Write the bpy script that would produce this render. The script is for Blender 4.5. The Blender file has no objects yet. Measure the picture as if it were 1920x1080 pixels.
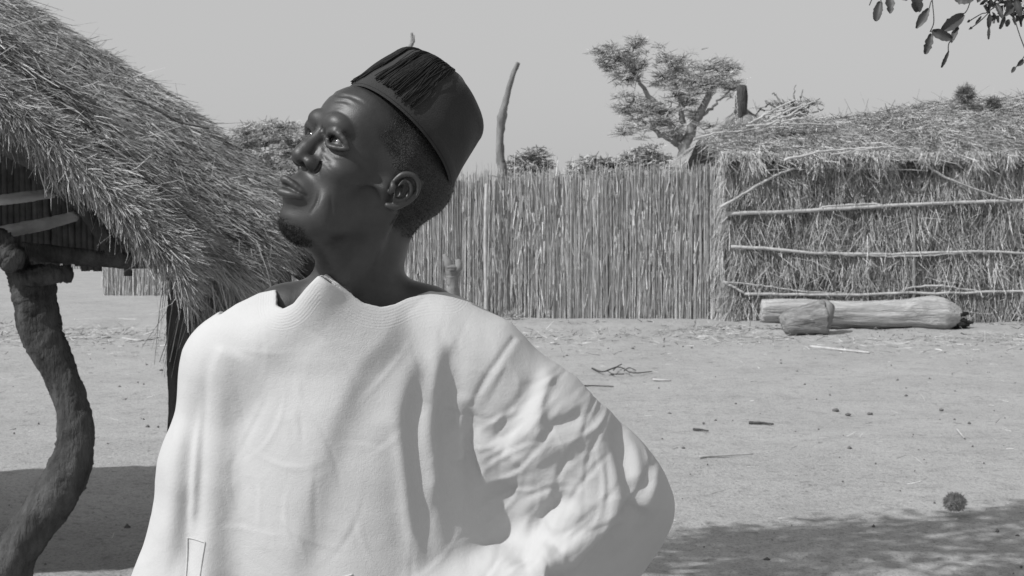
import bpy, math, random, os
import numpy as np
from mathutils import Vector, Matrix

# ------------------------------------------------------------------ camera, light, exposure
scn = bpy.context.scene
CAM = np.array([0.0, 0.0, 1.42])
FPX = 2667.0                       # focal length in photograph pixels (50 mm on 36 mm)
PITCH = math.atan(110 / FPX)
cam_data = bpy.data.cameras.new("camera")
cam_data.lens = 50.0
cam_data.sensor_width = 36.0
cam_data.clip_start = 0.05
cam_data.clip_end = 3000
cam_data.dof.use_dof = True
cam_data.dof.focus_distance = 1.78
cam_data.dof.aperture_fstop = 30
cam = bpy.data.objects.new("camera", cam_data)
scn.collection.objects.link(cam)
cam.location = CAM
cam.rotation_euler = (math.radians(90) - PITCH, 0, 0)
scn.camera = cam

SUN = np.array([-0.60, -0.39, 0.71]); SUN /= np.linalg.norm(SUN)
world = bpy.data.worlds.new("World")
scn.world = world
world.use_nodes = True
nt = world.node_tree
nt.nodes.clear()
w_out = nt.nodes.new("ShaderNodeOutputWorld")
w_bg = nt.nodes.new("ShaderNodeBackground")
w_sky = nt.nodes.new("ShaderNodeTexSky")
w_sky.sky_type = 'NISHITA'
w_sky.sun_disc = False
w_sky.sun_elevation = math.asin(SUN[2])
w_sky.sun_rotation = math.atan2(SUN[0], SUN[1])
w_sky.dust_density = 4.0
w_sky.air_density = 1.5
w_bw = nt.nodes.new("ShaderNodeRGBToBW")
w_mix = nt.nodes.new("ShaderNodeMix"); w_mix.data_type = 'RGBA'
w_mix.inputs[0].default_value = 0.72          # a hazy, even sky: the film shows almost no gradient
w_mix.inputs[7].default_value = (7.5, 7.5, 7.5, 1)
nt.links.new(w_sky.outputs[0], w_bw.inputs[0])
nt.links.new(w_bw.outputs[0], w_mix.inputs[6])
nt.links.new(w_mix.outputs[2], w_bg.inputs[0])
w_bg.inputs[1].default_value = 0.085
nt.links.new(w_bg.outputs[0], w_out.inputs[0])

sun_data = bpy.data.lights.new("sun", 'SUN')
sun_data.energy = 4.1
sun_data.angle = math.radians(0.6)
sun_data.color = (1, 1, 1)
sun = bpy.data.objects.new("sun", sun_data)
scn.collection.objects.link(sun)
sun.location = (-6, -3, 8)
sun.rotation_euler = Vector(SUN.tolist()).to_track_quat('Z', 'Y').to_euler()
scn.view_settings.view_transform = 'Standard'
scn.view_settings.look = 'None'
scn.view_settings.exposure = 0.0
scn.view_settings.gamma = 1.0
scn.view_settings.use_curve_mapping = False
scn.cycles.filter_width = 1.5
scn.cycles.max_bounces = 6
scn.cycles.transparent_max_bounces = 4

rng = np.random.default_rng(7)

# ------------------------------------------------------------------ helpers
def P(px, py, Y):
    """point of the place seen at photograph pixel (px, py), at Y metres in front of the camera"""
    dx = (px - 960) / FPX
    dy = (540 - py) / FPX
    c, s = math.cos(PITCH), math.sin(PITCH)
    d = np.array([dx, c + dy * s, -s + dy * c])
    return CAM + d * (Y / d[1])

def G(px, py):
    """ground point seen at a pixel"""
    a = P(px, py, 1.0) - CAM
    return CAM + a * (-CAM[2] / a[2])

def link(name, mesh, mat=None, parent=None, smooth=False):
    o = bpy.data.objects.new(name, mesh)
    scn.collection.objects.link(o)
    if mat is not None and not mesh.materials:
        mesh.materials.append(mat)
    if parent is not None:
        o.parent = parent
    if smooth:
        mesh.polygons.foreach_set("use_smooth", np.ones(len(mesh.polygons), dtype=bool))
    return o

def tag(o, label=None, cat=None, group=None, kind=None):
    if label: o["label"] = label
    if cat: o["category"] = cat
    if group: o["group"] = group
    if kind: o["kind"] = kind
    return o

def empty(name, loc, label=None, cat=None, group=None):
    o = bpy.data.objects.new(name, None)
    o.empty_display_size = 0.1
    scn.collection.objects.link(o)
    o.location = loc
    return tag(o, label, cat, group)

def npmesh(name, V, F, tone=None, base=None):
    """fast mesh from arrays; all faces with the same number of corners. base = parent's location to subtract"""
    V = np.asarray(V, dtype=np.float32).reshape(-1, 3)
    if base is not None:
        V = V - np.asarray(base, dtype=np.float32)
    F = np.asarray(F, dtype=np.int32)
    n, k = F.shape
    me = bpy.data.meshes.new(name)
    me.vertices.add(len(V)); me.vertices.foreach_set("co", V.ravel())
    me.loops.add(n * k); me.loops.foreach_set("vertex_index", F.ravel())
    me.polygons.add(n)
    me.polygons.foreach_set("loop_start", np.arange(0, n * k, k, dtype=np.int32))
    me.polygons.foreach_set("loop_total", np.full(n, k, dtype=np.int32))
    if tone is not None:
        at = me.attributes.new("tone", 'FLOAT', 'POINT')
        at.data.foreach_set("value", np.asarray(tone, dtype=np.float32).ravel())
    me.update(calc_edges=True)
    return me

def unit(a):
    a = np.asarray(a, float)
    return a / (np.linalg.norm(a, axis=-1, keepdims=True) + 1e-12)

def tube(pts, rad, sides=8, seed=0, rough=0.0, caps=True, blunt=.35):
    """tube through points; returns V, quads (caps closed with a shrunken ring)"""
    pts = np.asarray(pts, float)
    n = len(pts)
    rad = np.broadcast_to(np.asarray(rad, float), (n,)).copy()
    if caps:
        t0 = unit(pts[0] - pts[1]); t1 = unit(pts[-1] - pts[-2])
        pts = np.vstack([pts[0] + t0 * rad[0] * blunt, pts[0], pts[1:-1], pts[-1], pts[-1] + t1 * rad[-1] * blunt])
        rad = np.concatenate([[rad[0] * .55], rad, [rad[-1] * .55]])
        pts = np.vstack([pts[0] + t0 * rad[0] * .1 * blunt, pts, pts[-1] + t1 * rad[-1] * .1 * blunt])
        rad = np.concatenate([[1e-5], rad, [1e-5]])
        n = len(pts)
    T = unit(np.gradient(pts, axis=0))
    ref = np.array([0, 0, 1.0]) if abs(T[:, 2].mean()) < .8 else np.array([0, 1.0, 0])
    A = unit(np.cross(T, ref)); B = np.cross(T, A)
    th = np.linspace(0, 2 * np.pi, sides, endpoint=False)
    r = rad[:, None] * np.ones(sides)
    if rough > 0:
        g = np.random.default_rng(seed)
        ph = g.uniform(0, 6.28, 6)
        i = np.arange(n)[:, None]
        r = r * (1 + rough * (.5 * np.sin(2 * th + ph[0] + i * .4) + .35 * np.sin(3 * th + ph[1] - i * .7) + .4 * np.sin(5 * th + ph[2] + .3 * i)) + rough * .5 * g.normal(size=(n, sides)))
    V = pts[:, None] + r[..., None] * (np.cos(th)[None, :, None] * A[:, None] + np.sin(th)[None, :, None] * B[:, None])
    i, j = np.meshgrid(np.arange(n - 1), np.arange(sides), indexing='ij')
    j2 = (j + 1) % sides
    F = np.stack([i * sides + j, i * sides + j2, (i + 1) * sides + j2, (i + 1) * sides + j], -1).reshape(-1, 4)
    return V.reshape(-1, 3), F

def merge(parts):
    Vs, Fs, k = [], [], 0
    for V, F in parts:
        Vs.append(V); Fs.append(F + k); k += len(V)
    return np.vstack(Vs), np.vstack(Fs)

def spline(pts, n=24):
    """Catmull-Rom through points"""
    p = np.asarray(pts, float)
    p = np.vstack([2 * p[0] - p[1], p, 2 * p[-1] - p[-2]])
    m = len(p) - 3
    u = np.linspace(0, m - 1e-6, n)
    i = u.astype(int); t = (u - i)[:, None]
    a, b, c, d = p[i], p[i + 1], p[i + 2], p[i + 3]
    return .5 * ((2 * b) + (-a + c) * t + (2 * a - 5 * b + 4 * c - d) * t ** 2 + (-a + 3 * b - 3 * c + d) * t ** 3)

def blades(root, d, length, width, bend=0.15, tone=None, segs=2, g=rng, up=None):
    """thousands of straw blades as thin bent strips (quads). root (n,3), d (n,3) unit"""
    n = len(root)
    length = np.broadcast_to(length, (n,)); width = np.broadcast_to(width, (n,))
    side = unit(np.cross(d, unit(g.normal(size=(n, 3)))))
    bdir = unit(np.cross(d, side) + 0 * d)
    b = g.normal(size=(n,)) * bend
    ts = np.linspace(0, 1, segs + 1)
    V = np.empty((n, segs + 1, 2, 3), np.float32)
    for k, t in enumerate(ts):
        c = root + d * (length * t)[:, None] + bdir * (b * length * t * t)[:, None]
        if up is not None:
            c = c + np.asarray(up) * (length * t * t)[:, None]
        w = side * (width * (1 - .55 * t) * .5)[:, None]
        V[:, k, 0] = c - w; V[:, k, 1] = c + w
    base = (np.arange(n) * (segs + 1) * 2)[:, None]
    F = []
    for k in range(segs):
        F.append(np.concatenate([base + 2 * k, base + 2 * k + 1, base + 2 * k + 3, base + 2 * k + 2], 1))
    F = np.stack(F, 1).reshape(-1, 4)
    if tone is None:
        tone = g.uniform(0, 1, n)
    tn = np.repeat(tone, (segs + 1) * 2)
    return V.reshape(-1, 3), F, tn

def fbm2(x, y, seed=0, octs=4):
    g = np.random.default_rng(seed)
    out = np.zeros(np.broadcast(x, y).shape)
    a = 1.0
    f = 1.0
    for o in range(octs):
        for k in range(4):
            th = g.uniform(0, 6.28); ph = g.uniform(0, 6.28)
            fr = f * g.uniform(.7, 1.4)
            out += a * np.sin(fr * (x * np.cos(th) + y * np.sin(th)) + ph + 1.3 * np.sin(fr * .6 * (y * np.cos(th) - x * np.sin(th)) + ph * 2)) / 4
        a *= .5; f *= 2.1
    return out

# ------------------------------------------------------------------ materials (black and white film: neutral greys)
def material(name, base=0.3, var=0.1, scale=8.0, rough=0.8, bump=0.3, bscale=60.0, tone=None, spec=0.3,
             stretch=(1, 1, 1), fine=None, bdist=0.01, coord='Object'):
    m = bpy.data.materials.new(name)
    m.use_nodes = True
    t = m.node_tree
    N = t.nodes; L = t.links
    bs = N["Principled BSDF"]
    bs.inputs["Roughness"].default_value = rough
    bs.inputs["Specular IOR Level"].default_value = spec
    tc = N.new("ShaderNodeTexCoord")
    mp = N.new("ShaderNodeMapping"); mp.inputs["Scale"].default_value = stretch
    L.new(tc.outputs[coord], mp.inputs[0])
    n1 = N.new("ShaderNodeTexNoise"); n1.inputs["Scale"].default_value = scale
    n1.inputs["Detail"].default_value = 8; n1.inputs["Roughness"].default_value = .62
    L.new(mp.outputs[0], n1.inputs["Vector"])
    mr = N.new("ShaderNodeMapRange")
    mr.inputs[1].default_value = .3; mr.inputs[2].default_value = .7
    mr.inputs[3].default_value = base * (1 - var); mr.inputs[4].default_value = base * (1 + var)
    L.new(n1.outputs[0], mr.inputs[0])
    val = mr.outputs[0]
    if tone is not None:
        at = N.new("ShaderNodeAttribute"); at.attribute_name = "tone"
        m2 = N.new("ShaderNodeMapRange"); m2.inputs[3].default_value = tone[0]; m2.inputs[4].default_value = tone[1]
        L.new(at.outputs["Fac"], m2.inputs[0])
        mu = N.new("ShaderNodeMath"); mu.operation = 'MULTIPLY'
        L.new(val, mu.inputs[0]); L.new(m2.outputs[0], mu.inputs[1])
        val = mu.outputs[0]
    cb = N.new("ShaderNodeCombineColor")
    for k in range(3): L.new(val, cb.inputs[k])
    L.new(cb.outputs[0], bs.inputs["Base Color"])
    if bump > 0:
        n2 = N.new("ShaderNodeTexNoise"); n2.inputs["Scale"].default_value = bscale
        n2.inputs["Detail"].default_value = 6; n2.inputs["Roughness"].default_value = .6
        L.new(mp.outputs[0], n2.inputs["Vector"])
        bp = N.new("ShaderNodeBump"); bp.inputs["Strength"].default_value = bump
        bp.inputs["Distance"].default_value = bdist
        L.new(n2.outputs[0], bp.inputs["Height"])
        L.new(bp.outputs[0], bs.inputs["Normal"])
    return m

# ------------------------------------------------------------------ implicit surfaces (for the figure)
class Field:
    def __init__(s, xs, ys, zs, fill=0.05):
        s.x, s.y, s.z = [np.asarray(a, np.float32) for a in (xs, ys, zs)]
        s.v = np.full((len(s.x), len(s.y), len(s.z)), fill, np.float32)
    def box(s, lo, hi):
        sl = []
        for a, l, h in zip((s.x, s.y, s.z), lo, hi):
            i0 = np.searchsorted(a, l); i1 = np.searchsorted(a, h)
            sl.append(slice(max(0, i0 - 1), min(len(a), i1 + 1)))
        return tuple(sl)
    def pts(s, sl):
        return np.meshgrid(s.x[sl[0]], s.y[sl[1]], s.z[sl[2]], indexing='ij')
    def op(s, d, sl, k, mode):
        v = s.v[sl]
        d = d.astype(np.float32)
        if mode == 'sub':
            d = -d
            h = np.maximum(k - np.abs(v - d), 0) / k
            s.v[sl] = np.maximum(v, d) + h * h * k * .25
        else:
            h = np.maximum(k - np.abs(v - d), 0) / k
            s.v[sl] = np.minimum(v, d) - h * h * k * .25
    def ell(s, c, r, Rm=None, k=0.01, mode='add', off=0.0):
        """ellipsoid: centre c, radii r, axes = columns of Rm, all in world metres"""
        c = np.asarray(c, float); r = np.asarray(r, float)
        Rm = np.eye(3) if Rm is None else np.asarray(Rm, float)
        ext = np.sqrt(((Rm * r) ** 2).sum(1)) + 1.6 * k + 0.004
        sl = s.box(c - ext, c + ext)
        if min(q.stop - q.start for q in sl) <= 0: return
        X, Y, Z = s.pts(sl)
        X = X - c[0]; Y = Y - c[1]; Z = Z - c[2]
        q = [X * Rm[0, i] + Y * Rm[1, i] + Z * Rm[2, i] for i in range(3)]
        k0 = np.sqrt(sum((q[i] / r[i]) ** 2 for i in range(3))) + 1e-6
        k1 = np.sqrt(sum((q[i] / r[i] ** 2) ** 2 for i in range(3))) + 1e-6
        s.op(k0 * (k0 - 1) / k1, sl, k, mode)
    def capsule(s, a, b, ra, rb, k=0.01, mode='add'):
        a = np.asarray(a, float); b = np.asarray(b, float)
        m = max(ra, rb) + 1.6 * k + 0.004
        sl = s.box(np.minimum(a, b) - m, np.maximum(a, b) + m)
        if min(q.stop - q.start for q in sl) <= 0: return
        X, Y, Z = s.pts(sl)
        d = b - a
        t = ((X - a[0]) * d[0] + (Y - a[1]) * d[1] + (Z - a[2]) * d[2]) / (d @ d)
        t = np.clip(t, 0, 1)
        D = np.sqrt((X - a[0] - t * d[0]) ** 2 + (Y - a[1] - t * d[1]) ** 2 + (Z - a[2] - t * d[2]) ** 2)
        s.op(D - (ra + (rb - ra) * t), sl, k, mode)
    def path(s, pts, rad, k=0.004, mode='add', n=10):
        p = spline(pts, n); r = np.interp(np.linspace(0, 1, n), np.linspace(0, 1, len(rad)), rad)
        for i in range(n - 1):
            s.capsule(p[i], p[i + 1], r[i], r[i + 1], k, mode)

def surface_nets(f, relax=0):
    v = f.v; ins = v < 0
    nx, ny, nz = v.shape
    a = ins[:-1, :-1, :-1]
    cnt = np.zeros(a.shape, np.int8)
    for i in (0, 1):
        for j in (0, 1):
            for k in (0, 1):
                cnt += ins[i:nx - 1 + i, j:ny - 1 + j, k:nz - 1 + k]
    mix = (cnt > 0) & (cnt < 8)
    idx = np.full(a.shape, -1, np.int32)
    c = np.argwhere(mix)
    idx[mix] = np.arange(len(c))
    X = [f.x, f.y, f.z]
    acc = np.zeros((len(c), 3)); num = np.zeros(len(c))
    for ax in range(3):
        o1, o2 = [b for b in range(3) if b != ax]
        for i in (0, 1):
            for j in (0, 1):
                p = c.copy(); p[:, o1] += i; p[:, o2] += j
                q = p.copy(); q[:, ax] += 1
                va = v[p[:, 0], p[:, 1], p[:, 2]]; vb = v[q[:, 0], q[:, 1], q[:, 2]]
                m = (va < 0) != (vb < 0)
                t = np.where(m, va / np.where(m, va - vb, 1), 0)
                pos = np.stack([X[d][p[:, d]] for d in range(3)], 1).astype(float)
                pos[:, ax] += t * (X[ax][q[:, ax]] - X[ax][p[:, ax]])
                acc += pos * m[:, None]; num += m
    V = acc / num[:, None]
    F = []
    for ax in range(3):
        o1, o2 = (ax + 1) % 3, (ax + 2) % 3
        sa = [slice(None)] * 3; sb = [slice(None)] * 3
        sa[ax] = slice(0, -1); sb[ax] = slice(1, None)
        ch = ins[tuple(sa)] != ins[tuple(sb)]
        e = np.argwhere(ch)
        e = e[(e[:, o1] > 0) & (e[:, o2] > 0) & (e[:, o1] < v.shape[o1] - 1) & (e[:, o2] < v.shape[o2] - 1)]
        flip = ins[e[:, 0], e[:, 1], e[:, 2]]
        cs = []
        for (i, j) in ((0, 0), (1, 0), (1, 1), (0, 1)):
            q = e.copy(); q[:, o1] -= i; q[:, o2] -= j
            cs.append(idx[q[:, 0], q[:, 1], q[:, 2]])
        qd = np.stack(cs, 1)
        qd[~flip] = qd[~flip][:, ::-1]
        F.append(qd)
    F = np.vstack(F)
    F = F[(F >= 0).all(1)]
    for _ in range(relax):
        V = laplace(V, F, .5)
    return V, F

def laplace(V, F, w=.5):
    acc = np.zeros_like(V); n = np.zeros(len(V))
    for k in range(4):
        a, b = F[:, k], F[:, (k + 1) % 4]
        for d in range(3):
            acc[:, d] += np.bincount(a, V[b, d], len(V)) + np.bincount(b, V[a, d], len(V))
        n += np.bincount(a, minlength=len(V)) + np.bincount(b, minlength=len(V))
    return V * (1 - w) + w * acc / np.maximum(n, 1)[:, None]

def vnormals(V, F):
    e = np.cross(V[F[:, 2]] - V[F[:, 0]], V[F[:, 3]] - V[F[:, 1]])
    N = np.zeros_like(V)
    for k in range(4):
        for d in range(3):
            N[:, d] += np.bincount(F[:, k], e[:, d], len(V))
    return unit(N)

def axis(lo, hi, segs):
    """grid coordinates: segs = [(up_to, step), ...]"""
    out = [lo]; 
    for up, st in segs:
        while out[-1] < min(up, hi) - 1e-9: out.append(out[-1] + st)
    return np.array(out)
# ================================================================== THE MAN
HY = 1.87
HO = P(685, 330, HY)                                   # midpoint between the ears
tv = unit(CAM - HO); rv = unit(np.cross([0, 0, 1.0], tv)); uv = np.cross(tv, rv)
VIEW = np.stack([rv, tv, uv], 1)                       # columns: picture right, towards camera, up
_ps, _th, _ro = math.radians(56.5), math.radians(12.5), math.radians(17)
c_, s_ = math.cos, math.sin
_Rp = np.array([[1, 0, 0], [0, c_(_th), -s_(_th)], [0, s_(_th), c_(_th)]])
_Ry = np.array([[c_(_ps), -s_(_ps), 0], [s_(_ps), c_(_ps), 0], [0, 0, 1]])
_Rr = np.array([[c_(_ro), 0, s_(_ro)], [0, 1, 0], [-s_(_ro), 0, c_(_ro)]])
HM = VIEW @ (_Rr @ _Ry @ _Rp)                          # head frame (x his left, y forward, z up) -> world

def H(x, y, z):
    return HO + HM @ np.array([x, y, z], float) * 1.035e-3

man = empty("person", [-.2, 1.85, 0], "man in a loose white robe and dark tasselled cap, looking up to the left", "person")
MB = [-.2, 1.85, 0]

skin = material("skin", .035, .34, 26, rough=.55, bump=.55, bscale=520, spec=.36, bdist=.0008)
def hairy_skin(m):
    """cropped hair and beard stubble: darker, curly relief where the masks say so"""
    t = m.node_tree; N = t.nodes; L = t.links
    bs = N["Principled BSDF"]
    col = bs.inputs["Base Color"].links[0].from_socket
    nor = bs.inputs["Normal"].links[0].from_socket
    a1 = N.new("ShaderNodeAttribute"); a1.attribute_name = "tone"
    a2 = N.new("ShaderNodeAttribute"); a2.attribute_name = "beard_mask"
    mx = N.new("ShaderNodeMath"); mx.operation = 'MAXIMUM'
    L.new(a1.outputs["Fac"], mx.inputs[0]); L.new(a2.outputs["Fac"], mx.inputs[1])
    tc = N.new("ShaderNodeTexCoord")
    vo = N.new("ShaderNodeTexVoronoi"); vo.inputs["Scale"].default_value = 520
    L.new(tc.outputs["Object"], vo.inputs["Vector"])
    mr = N.new("ShaderNodeMapRange"); mr.inputs[1].default_value = 0; mr.inputs[2].default_value = .8
    mr.inputs[3].default_value = .05; mr.inputs[4].default_value = .008
    L.new(vo.outputs["Distance"], mr.inputs[0])
    cb = N.new("ShaderNodeCombineColor")
    for k in range(3): L.new(mr.outputs[0], cb.inputs[k])
    mi = N.new("ShaderNodeMix"); mi.data_type = 'RGBA'
    L.new(mx.outputs[0], mi.inputs[0]); L.new(col, mi.inputs[6]); L.new(cb.outputs[0], mi.inputs[7])
    L.new(mi.outputs[2], bs.inputs["Base Color"])
    rr = N.new("ShaderNodeMapRange"); rr.inputs[3].default_value = .47; rr.inputs[4].default_value = .8
    L.new(mx.outputs[0], rr.inputs[0]); L.new(rr.outputs[0], bs.inputs["Roughness"])
    iv = N.new("ShaderNodeMath"); iv.operation = 'MULTIPLY'
    L.new(vo.outputs["Distance"], iv.inputs[0]); L.new(mx.outputs[0], iv.inputs[1])
    bp = N.new("ShaderNodeBump"); bp.invert = True; bp.inputs["Distance"].default_value = .0022; bp.inputs["Strength"].default_value = .8
    L.new(iv.outputs[0], bp.inputs["Height"]); L.new(nor, bp.inputs["Normal"])
    L.new(bp.outputs[0], bs.inputs["Normal"])
hairy_skin(skin)
_b = skin.node_tree.nodes['Principled BSDF']
_b.inputs['Coat Weight'].default_value = .38
_b.inputs['Coat Roughness'].default_value = .46
_b.inputs['Coat IOR'].default_value = 1.45

def build_body():
    o = HO
    f = Field(axis(-.52, .12, [(o[0] - .12, .006), (o[0] + .085, .0012), (.12, .004)]),
              axis(1.66, 2.10, [(HO[1] + .045, .0012), (2.10, .004)]),
              axis(1.20, 1.66, [(o[2] - .095, .004), (o[2] + .13, .0012), (1.66, .006)]))
    def E(c, r, k=10, mode='add', ax=None, mirror=False, rz=0, rx=0, ry=0):
        for sx in ((1, -1) if mirror else (1,)):
            a, b, g = math.radians(rx), math.radians(ry) * sx, math.radians(rz) * sx
            Rx = np.array([[1, 0, 0], [0, c_(a), -s_(a)], [0, s_(a), c_(a)]])
            Ry = np.array([[c_(b), 0, s_(b)], [0, 1, 0], [-s_(b), 0, c_(b)]])
            Rz = np.array([[c_(g), -s_(g), 0], [s_(g), c_(g), 0], [0, 0, 1]])
            f.ell(H(c[0] * sx, c[1], c[2]), np.array(r) * 1e-3, HM @ Rz @ Ry @ Rx, k * 1e-3, mode)
    def C(a, b, ra, rb, k=8, mode='add', mirror=False):
        for sx in ((1, -1) if mirror else (1,)):
            f.capsule(H(a[0] * sx, a[1], a[2]), H(b[0] * sx, b[1], b[2]), ra * 1e-3, rb * 1e-3, k * 1e-3, mode)
    def W(pts, rad, k=4, mode='add', mirror=False, n=9):
        for sx in ((1, -1) if mirror else (1,)):
            f.path([H(p[0] * sx, p[1], p[2]) for p in pts], np.array(rad) * 1e-3, k * 1e-3, mode, n)
    # skull
    E((0, -14, 41), (77, 95, 78), 12)
    E((0, -50, 24), (74, 68, 60), 18)                    # occiput
    E((0, 37, 48), (60, 57, 54), 22)                     # forehead
    # facial mass
    E((0, 40, -15), (55, 48, 55), 20)
    E((0, 40, -60), (40, 38, 42), 22)
    # cheekbones
    E((45, 52, -17), (16, 22, 13), 20, mirror=True, rz=32)
    C((50, 44, -18), (64, 12, -12), 7, 4, 26, mirror=True)
    # jaw
    C((48, 4, -52), (20, 50, -92), 9, 12, 30, mirror=True)
    C((57, 2, -20), (46, 6, -52), 9, 6, 28, mirror=True)
    E((0, 63, -92), (19, 15, 13), 14)
    C((0, 42, -82), (0, 0, -88), 26, 32, 34)                   # chin
    E((40, 40, -60), (14, 24, 26), 20, mirror=True)      # cheek
    # muzzle
    E((0, 62, -60), (27, 29, 25), 14)
    E((0, 78, -60), (24, 17, 17), 12)
    # eye sockets
    E((31, 87, 13), (15, 12, 9), 14, 'sub', mirror=True)
    E((77, 48, 30), (9, 20, 26), 38, 'sub', mirror=True)   # temple
    # brow ridge
    W([(8, 84, 29), (22, 86, 33), (34, 79, 31)], [3, 3.2, 2], 16, mirror=True)
    E((0, 84, 32), (12, 8, 9), 10)
    # eyeballs (lids around them)
    for sx in (1, -1):
        f.ell(H(31 * sx, 71, 12), np.array([12.5, 12.4, 12.2]) * 1e-3, HM, .005, 'add')
    # lids: folds
    W([(15, 84, 14), (22, 87.5, 20.5), (33, 88, 22), (44, 80, 18), (50, 72, 11)], [1.8, 2.6, 3.0, 2.6, 1.6], 5, mirror=True)
    W([(15, 83, 12), (23, 84.5, 5.5), (33, 84, 3.5), (43, 77, 6), (49, 71, 10)], [1.0, 1.2, 1.3, 1.1, .9], 6, mirror=True)
    # eye slit
    W([(19, 85.5, 11.5), (25, 86.5, 12.5), (34, 85.5, 12), (43, 78.5, 10.5), (46, 75, 9.5)], [.8, 1.2, 1.25, 1.1, .7], 1.2, 'sub', mirror=True)
    pass
    pass
    pass
    # crow's feet
    pass
    pass
    # nose
    W([(0, 84, 20), (0, 88, 6), (0, 93, -7), (0, 96, -16)], [6, 6.5, 7.5, 8.5], 7)
    E((0, 97, -21), (11.5, 11, 9.5), 6)
    E((14.5, 87, -24), (9, 11, 8.5), 5, mirror=True, rz=-14)
    E((0, 92, -24), (13, 11, 7), 6)
    C((11, 80, -4), (17, 80, -24), 5, 6, 8, mirror=True)
    E((9.5, 94, -33), (6.2, 8.8, 6.6), 1.8, 'sub', mirror=True, rz=-16, rx=-8)
    E((9.5, 89, -28), (4.6, 6.5, 6.0), 2.5, 'sub', mirror=True, rz=-20)
    W([(22, 80, -16), (24.5, 80, -24), (21.5, 80, -31)], [1.0, 1.4, .9], 3, 'sub', mirror=True)   # wing crease
    # nasolabial fold
    pass
    # frown lines and nose root
    pass
    pass
    # forehead wrinkles
    # lips
    W([(26, 82, -62), (14, 94, -57.5), (4, 100, -55.5), (0, 100.5, -56.5)], [1.4, 2.8, 3.3, 3.2], 4, mirror=True)
    W([(26, 81, -65), (15, 92, -69.5), (0, 97, -71.5)], [1.4, 3.2, 4.0], 5, mirror=True)
    W([(28, 82.5, -63.5), (15, 97, -64), (0, 104, -64.5)], [1.0, 1.6, 2.0], 1.8, 'sub', mirror=True)
    E((29, 82, -64), (3, 3, 3), 4, 'sub', mirror=True)
    W([(-4, 99, -46), (0, 98, -47), (4, 99, -46)], [1.5, 2.2, 1.5], 4, 'sub')       # philtrum
    E((0, 93, -86), (20, 7, 5), 9, 'sub')                                             # under the lip
    # hollow cheek
    E((68, 34, -44), (10, 24, 20), 34, 'sub', mirror=True)
    # ears
    for sx in (1, -1):
        def M(p): return H(p[0] * sx, p[1] + 4, p[2])
        out = [(72, 3, 2), (77, -1, 15), (82, -12, 20), (85, -23, 14), (84.5, -27, 1), (81, -22, -14), (77, -12, -25), (73, -4, -27)]
        f.path([M(p) for p in out], np.array([2.2, 2.7, 2.9, 2.9, 2.6, 2.5, 3.6, 3.2]) * 1e-3, .003, 'add', 26)
        f.ell(M((76, -11, -4)), np.array([3.0, 13, 19]) * 1e-3, HM @ np.array([[c_(-.45 * sx), -s_(-.45 * sx), 0], [s_(-.45 * sx), c_(-.45 * sx), 0], [0, 0, 1.0]]), .003, 'add')
        anti = [(80, -9, 11), (82, -16, 8), (82.5, -20, -1), (80, -17, -12), (77, -9, -17)]
        f.path([M(p) for p in anti], np.array([1.6, 2.1, 2.4, 2.2, 2.0]) * 1e-3, .0022, 'add', 16)
        f.ell(M((78, -7, -5)), np.array([6.5, 7.0, 9.5]) * 1e-3, HM, .002, 'sub')
        f.path([M(p) for p in [(83, -12, 14), (86, -21, 8), (86, -24, -2), (83, -20, -13)]], np.array([1.0, 1.7, 1.6, 1.0]) * 1e-3, .0015, 'sub', 12)
        f.path([M(p) for p in [(74, 4, 0), (77, 3, -5), (75, 1, -12)]], np.array([2.5, 3.0, 2.4]) * 1e-3, .003, 'add', 6)
        f.capsule(M((70, -2, -5)), M((82, -4, -5)), .003, .0035, .002, 'sub')
    # neck and shoulders (world metres)
    nb = P(662, 590, 1.895)
    f.capsule(H(0, -22, -42), nb, .049, .052, .03)
    f.capsule(H(0, -45, -5), P(682, 545, 1.94), .038, .046, .03)
    f.capsule(H(58, -20, -30), P(640, 570, 1.845), .009, .008, .016)
    f.capsule(H(-58, -20, -30), P(610, 570, 1.86), .009, .008, .016)
    f.capsule(P(640, 562, 1.885), P(534, 590, 1.88), .038, .034, .03)
    f.capsule(P(690, 560, 1.90), P(800, 598, 1.90), .037, .036, .03)
    f.capsule(P(534, 590, 1.88), P(450, 720, 1.90), .034, .045, .03)
    f.capsule(P(800, 598, 1.90), P(880, 690, 1.90), .036, .045, .04)
    f.ell(P(670, 760, 1.90), [.18, .085, .13], None, .04)
    V, F = surface_nets(f, relax=1)
    N = vnormals(V, F)
    hv = (V - HO) @ HM * (1000 / 1.035)
    near = np.where(hv[:, 1] > 20)[0]
    disp = np.zeros(len(V))
    def groove(pts, w, d, mirror=True, n=30):
        for sx in ((1, -1) if mirror else (1,)):
            p = spline(np.array(pts, float) * [sx, 1, 1], n)
            q = hv[near]
            D = np.full(len(q), 1e9); T = np.zeros(len(q))
            for i in range(n):
                e = ((q - p[i]) ** 2).sum(1); m = e < D
                D[m] = e[m]; T[m] = i / (n - 1)
            fade = np.sin(np.pi * np.clip(T * .9 + .05, 0, 1)) ** .5
            disp[near] += d * fade * np.exp(-D / (w * w))
    for zz in (42, 51, 60, 69):
        groove([(-36, 72, zz - 2), (-16, 86, zz + 1), (0, 88, zz - 2), (18, 86, zz + 2), (38, 70, zz - 1)], 3.2, -1.5, False, 60)
        groove([(-34, 72, zz + 3), (-12, 86, zz + 6), (8, 88, zz + 4), (20, 86, zz + 7), (36, 72, zz + 4)], 3.0, .8, False, 60)
    groove([(6, 91, 18), (8, 91, 27), (7, 89, 38)], 2.0, -2.4)
    groove([(12, 90, 22), (15, 91, 31), (16, 88, 40)], 2.4, -1.4)
    groove([(-9, 89, 15), (0, 91, 13), (9, 89, 15)], 1.8, -1.6, False)
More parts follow.
